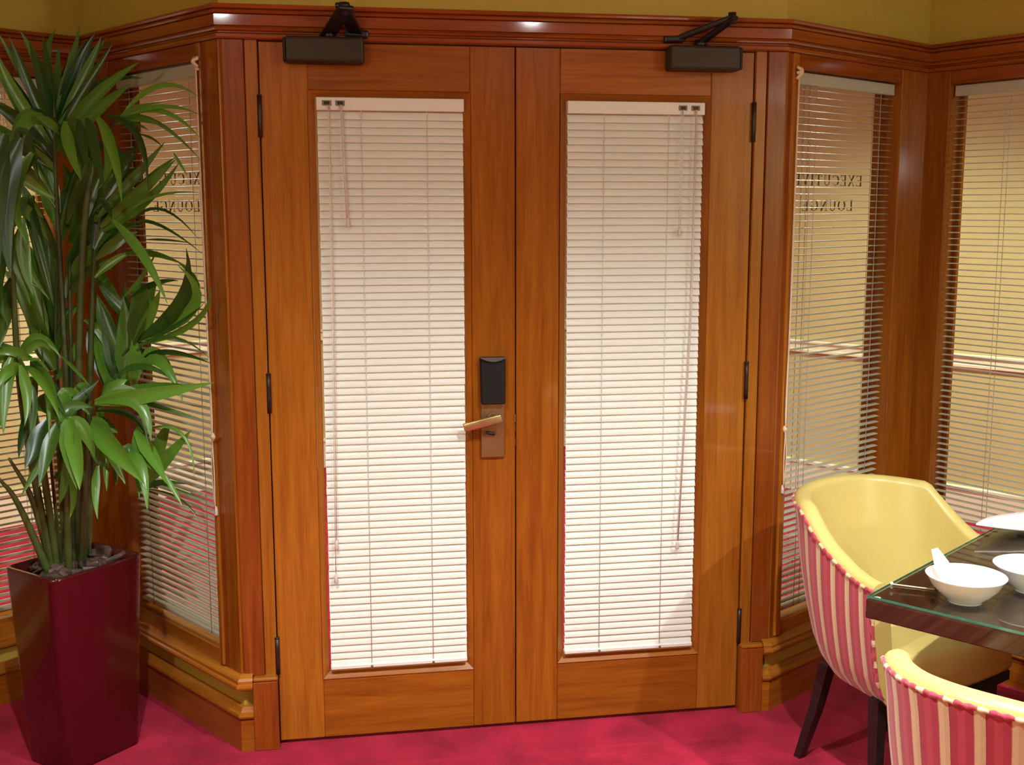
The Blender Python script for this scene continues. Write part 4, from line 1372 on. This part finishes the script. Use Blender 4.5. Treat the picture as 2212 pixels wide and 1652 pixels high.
# local x along the far edge, local -y along the near edge
bm = bm_box(0, TL, -TWD, 0, 0.695, 0.742, 0.004, segs=2)
set_uv(bm, 0)
mesh_obj('table_top', bm, M['table'], table)
lathe('pedestal', [(0.0, 0.0), (0.30, 0.0), (0.30, 0.015), (0.06, 0.04), (0.045, 0.08), (0.045, 0.66), (0.16, 0.69), (0.0, 0.695)], M['leg'], table, 32, (TL / 2, -TWD / 2, 0))
glass = empty('glass_table_cover', (TB[0], TB[1], 0.7435), TAZ)
tag(glass, 'clear glass sheet with green edges lying on the dark table', 'glass sheet')
box('sheet', 0.003, TL - 0.003, -TWD + 0.003, -0.003, 0.0, 0.006, M['glass_top'], glass, 0, 0.0008)
for nm, xa, xb, ya, yb in (('green_edge', 0.0022, 0.0032, -TWD + 0.003, -0.003), ('green_edge', 0.003, TL - 0.003, -0.0032, -0.0022), ('green_edge', 0.003, TL - 0.003, -TWD + 0.0022, -TWD + 0.0032), ('green_edge', TL - 0.0032, TL - 0.0022, -TWD + 0.003, -0.003)):
    box(nm, xa, xb, ya, yb, 0.0002, 0.0058, M['glass_edge'], glass, 0, 0)
for (x, y) in ((0.022, -0.018), (TL - 0.02, -0.02), (0.022, -TWD + 0.02)):
    lathe('bumper_pad', [(0, -0.0012), (0.008, -0.0012), (0.008, -0.0002), (0, -0.0002)], M['bumper'], glass, 16, (x, y, 0))
TOPZ = 0.7497

def bowl(label, x, y, r=0.088, h=0.062):
    b = empty('bowl', (x, y, TOPZ))
    tag(b, label, 'bowl', 'white bowls on the table')
    prof = [(0.0, 0.004), (0.030, 0.004), (0.030, 0.0), (0.036, 0.0), (0.040, 0.007), (0.058, 0.020), (0.074, 0.038), (r - 0.003, h - 0.004), (r, h), (r - 0.003, h), (r - 0.0065, h - 0.005), (0.070, 0.040), (0.054, 0.024), (0.034, 0.013), (0.0, 0.010)]
    lathe('bowl_body', prof, M['china'], b, 48)
    lathe('foot_ring', [(0.028, 0.0), (0.0375, 0.0), (0.0375, 0.005), (0.028, 0.005), (0.028, 0.0)], M['china'], b, 40)
    return b
bowl('white china bowl with a spoon standing in it', 0.838, -1.118)
bowl('white china bowl beside the bowl with the spoon', 1.032, -1.078)
# soup spoon leaning in the bowl
sp = empty('soup_spoon', (0.838, -1.118, TOPZ + 0.010))
tag(sp, 'white china soup spoon leaning in a white bowl', 'spoon')
def strip(name, ctrl, widths, side, depth, mat, parent):
    pts = curve_pts(ctrl, 6)
    n = len(pts)
    ver, fac = [], []
    s = Vector(side).normalized()
    for i, p in enumerate(pts):
        t = i / (n - 1) * (len(widths) - 1)
        k = min(int(t), len(widths) - 2)
        w = widths[k] + (widths[k + 1] - widths[k]) * (t - k)
        d = (pts[min(i + 1, n - 1)] - pts[max(i - 1, 0)]).normalized()
        u = s.cross(d).normalized()
        for f in (-1, -0.5, 0, 0.5, 1):
            ver.append(tuple(p + s * w * f - u * depth * (1 - f * f)))
        for f in (1, 0.5, 0, -0.5, -1):
            ver.append(tuple(p + s * w * f - u * (depth * (1 - f * f) + 0.003)))
    for i in range(n - 1):
        for k in range(10):
            fac.append((i * 10 + k, i * 10 + (k + 1) % 10, (i + 1) * 10 + (k + 1) % 10, (i + 1) * 10 + k))
    fac.append(tuple(range(10))[::-1])
    fac.append(tuple((n - 1) * 10 + k for k in range(10)))
    return raw_obj(name, ver, fac, mat, parent, True)
strip('spoon_handle', [(-0.005, 0.000, 0.016), (-0.030, 0.035, 0.055), (-0.045, 0.060, 0.098)], [0.014, 0.024, 0.024, 0.010], (0.9, 0.4, 0.0), 0.003, M['china'], sp)
strip('spoon_bowl', [(0.032, -0.045, 0.018), (0.015, -0.025, 0.008), (-0.005, 0.000, 0.016)], [0.006, 0.020, 0.019, 0.011], (0.8, 0.6, 0.0), 0.005, M['spoon_yellow'], sp)
# boat-shaped dish with lifted pointed ends
pla = empty('boat_dish', (1.345, -0.620, TOPZ), math.radians(10))
tag(pla, 'white boat-shaped dish with pointed upturned ends on the table', 'dish')
ver, fac = [], []
NG, NV = 24, 10
for i in range(NG + 1):
    for j in range(NV + 1):
        u, v = i / NG * 2 - 1, j / NV * 2 - 1
        wd = 0.088 * max(0.02, 1 - abs(u) ** 1.9)
        ver.append((0.200 * u, wd * v, 0.010 + 0.026 * abs(u) ** 2.2 + 0.014 * abs(v) ** 2.5 * (1 - abs(u) ** 3)))
for i in range(NG):
    for j in range(NV):
        k = i * (NV + 1) + j
        fac.append((k, k + NV + 1, k + NV + 2, k + 1))
pb = raw_obj('dish_body', ver, fac, M['china'], pla, True)
md = pb.modifiers.new('thick', 'SOLIDIFY')
md.thickness = 0.005
md.offset = 1
lathe('foot_ring', [(0.036, 0.0), (0.042, 0.0), (0.042, 0.012), (0.036, 0.012), (0.036, 0.0)], M['china'], pla, 40)
# long thin cocktail pick lying behind the first bowl
pk = empty('wooden_pick', (0.730, -0.985, TOPZ))
tag(pk, 'thin pick with a pale round end lying behind the bowl', 'pick')
tube('stick', [(0.0, 0.0, 0.0025), (0.04, -0.026, 0.002), (0.080, -0.052, 0.002)], 0.0017, M['bumper'], pk, 6)
lathe('round_end', [(0.0, -0.004), (0.003, -0.003), (0.0042, 0.0), (0.003, 0.003), (0.0, 0.004)], M['china'], pk, 12, (0.0, 0.0, 0.0042))

# ------------------------------------------------------------------ downlights
def downlight(x, y, power, label, group, spot=140, col=(0.96, 1.0, 0.99)):
    d = empty('ceiling_downlight', (x, y, CEIL))
    tag(d, label, 'downlight', group)
    lathe('trim_ring', [(0.040, 0.0), (0.062, 0.0), (0.062, -0.004), (0.056, -0.008), (0.042, -0.008), (0.040, 0.0)], M['white_metal'], d, 28)
    lathe('lens', [(0.0, -0.017), (0.018, -0.015), (0.032, -0.009), (0.040, -0.001), (0.0, -0.001)], M['lens'], d, 24)
    ld = bpy.data.lights.new('downlight_lamp', 'SPOT')
    ld.energy = power
    ld.color = col
    ld.spot_size = math.radians(spot)
    ld.spot_blend = 1.0
    ld.shadow_soft_size = 0.02
    lo = bpy.data.objects.new('downlight_lamp', ld)
    lo.location = (0, 0, -0.024)
    link(lo, d)
for x, y in ROOM_LAMPS:
    downlight(x, y, ROOM_POWER, 'round recessed downlight in the lounge ceiling', 'lounge downlights')
for x, y in CORRIDOR_LAMPS:
    downlight(x, y, CORRIDOR_POWER, 'round recessed downlight in the corridor ceiling', 'corridor downlights', 150, (1.0, 0.95, 0.75))

# ------------------------------------------------------------------ unseen globe lamps added behind the camera as fill light
def fill_pendant(x, y, z):
    p = empty('fill_lamp', (x, y, z))
    tag(p, 'white glass globe added out of view to fill the lounge with light', 'fill lamp', 'added fill lamps')
    R_ = 0.11
    lathe('globe', [(0.0 if k in (0, 16) else R_ * math.sin(math.pi * k / 16), -R_ * math.cos(math.pi * k / 16)) for k in range(17)], M['globe'], p, 28)
    tube('flex', [(0, 0, R_), (0, 0, (R_ + CEIL - z) / 2), (0, 0, CEIL - z - 0.02)], 0.004, M['black_metal'], p, 6)
    lathe('ceiling_rose', [(0.0, CEIL - z), (0.05, CEIL - z), (0.045, CEIL - z - 0.02), (0.0, CEIL - z - 0.022)], M['white_metal'], p, 24)
for q in FILL_LAMPS:
    fill_pendant(*q)
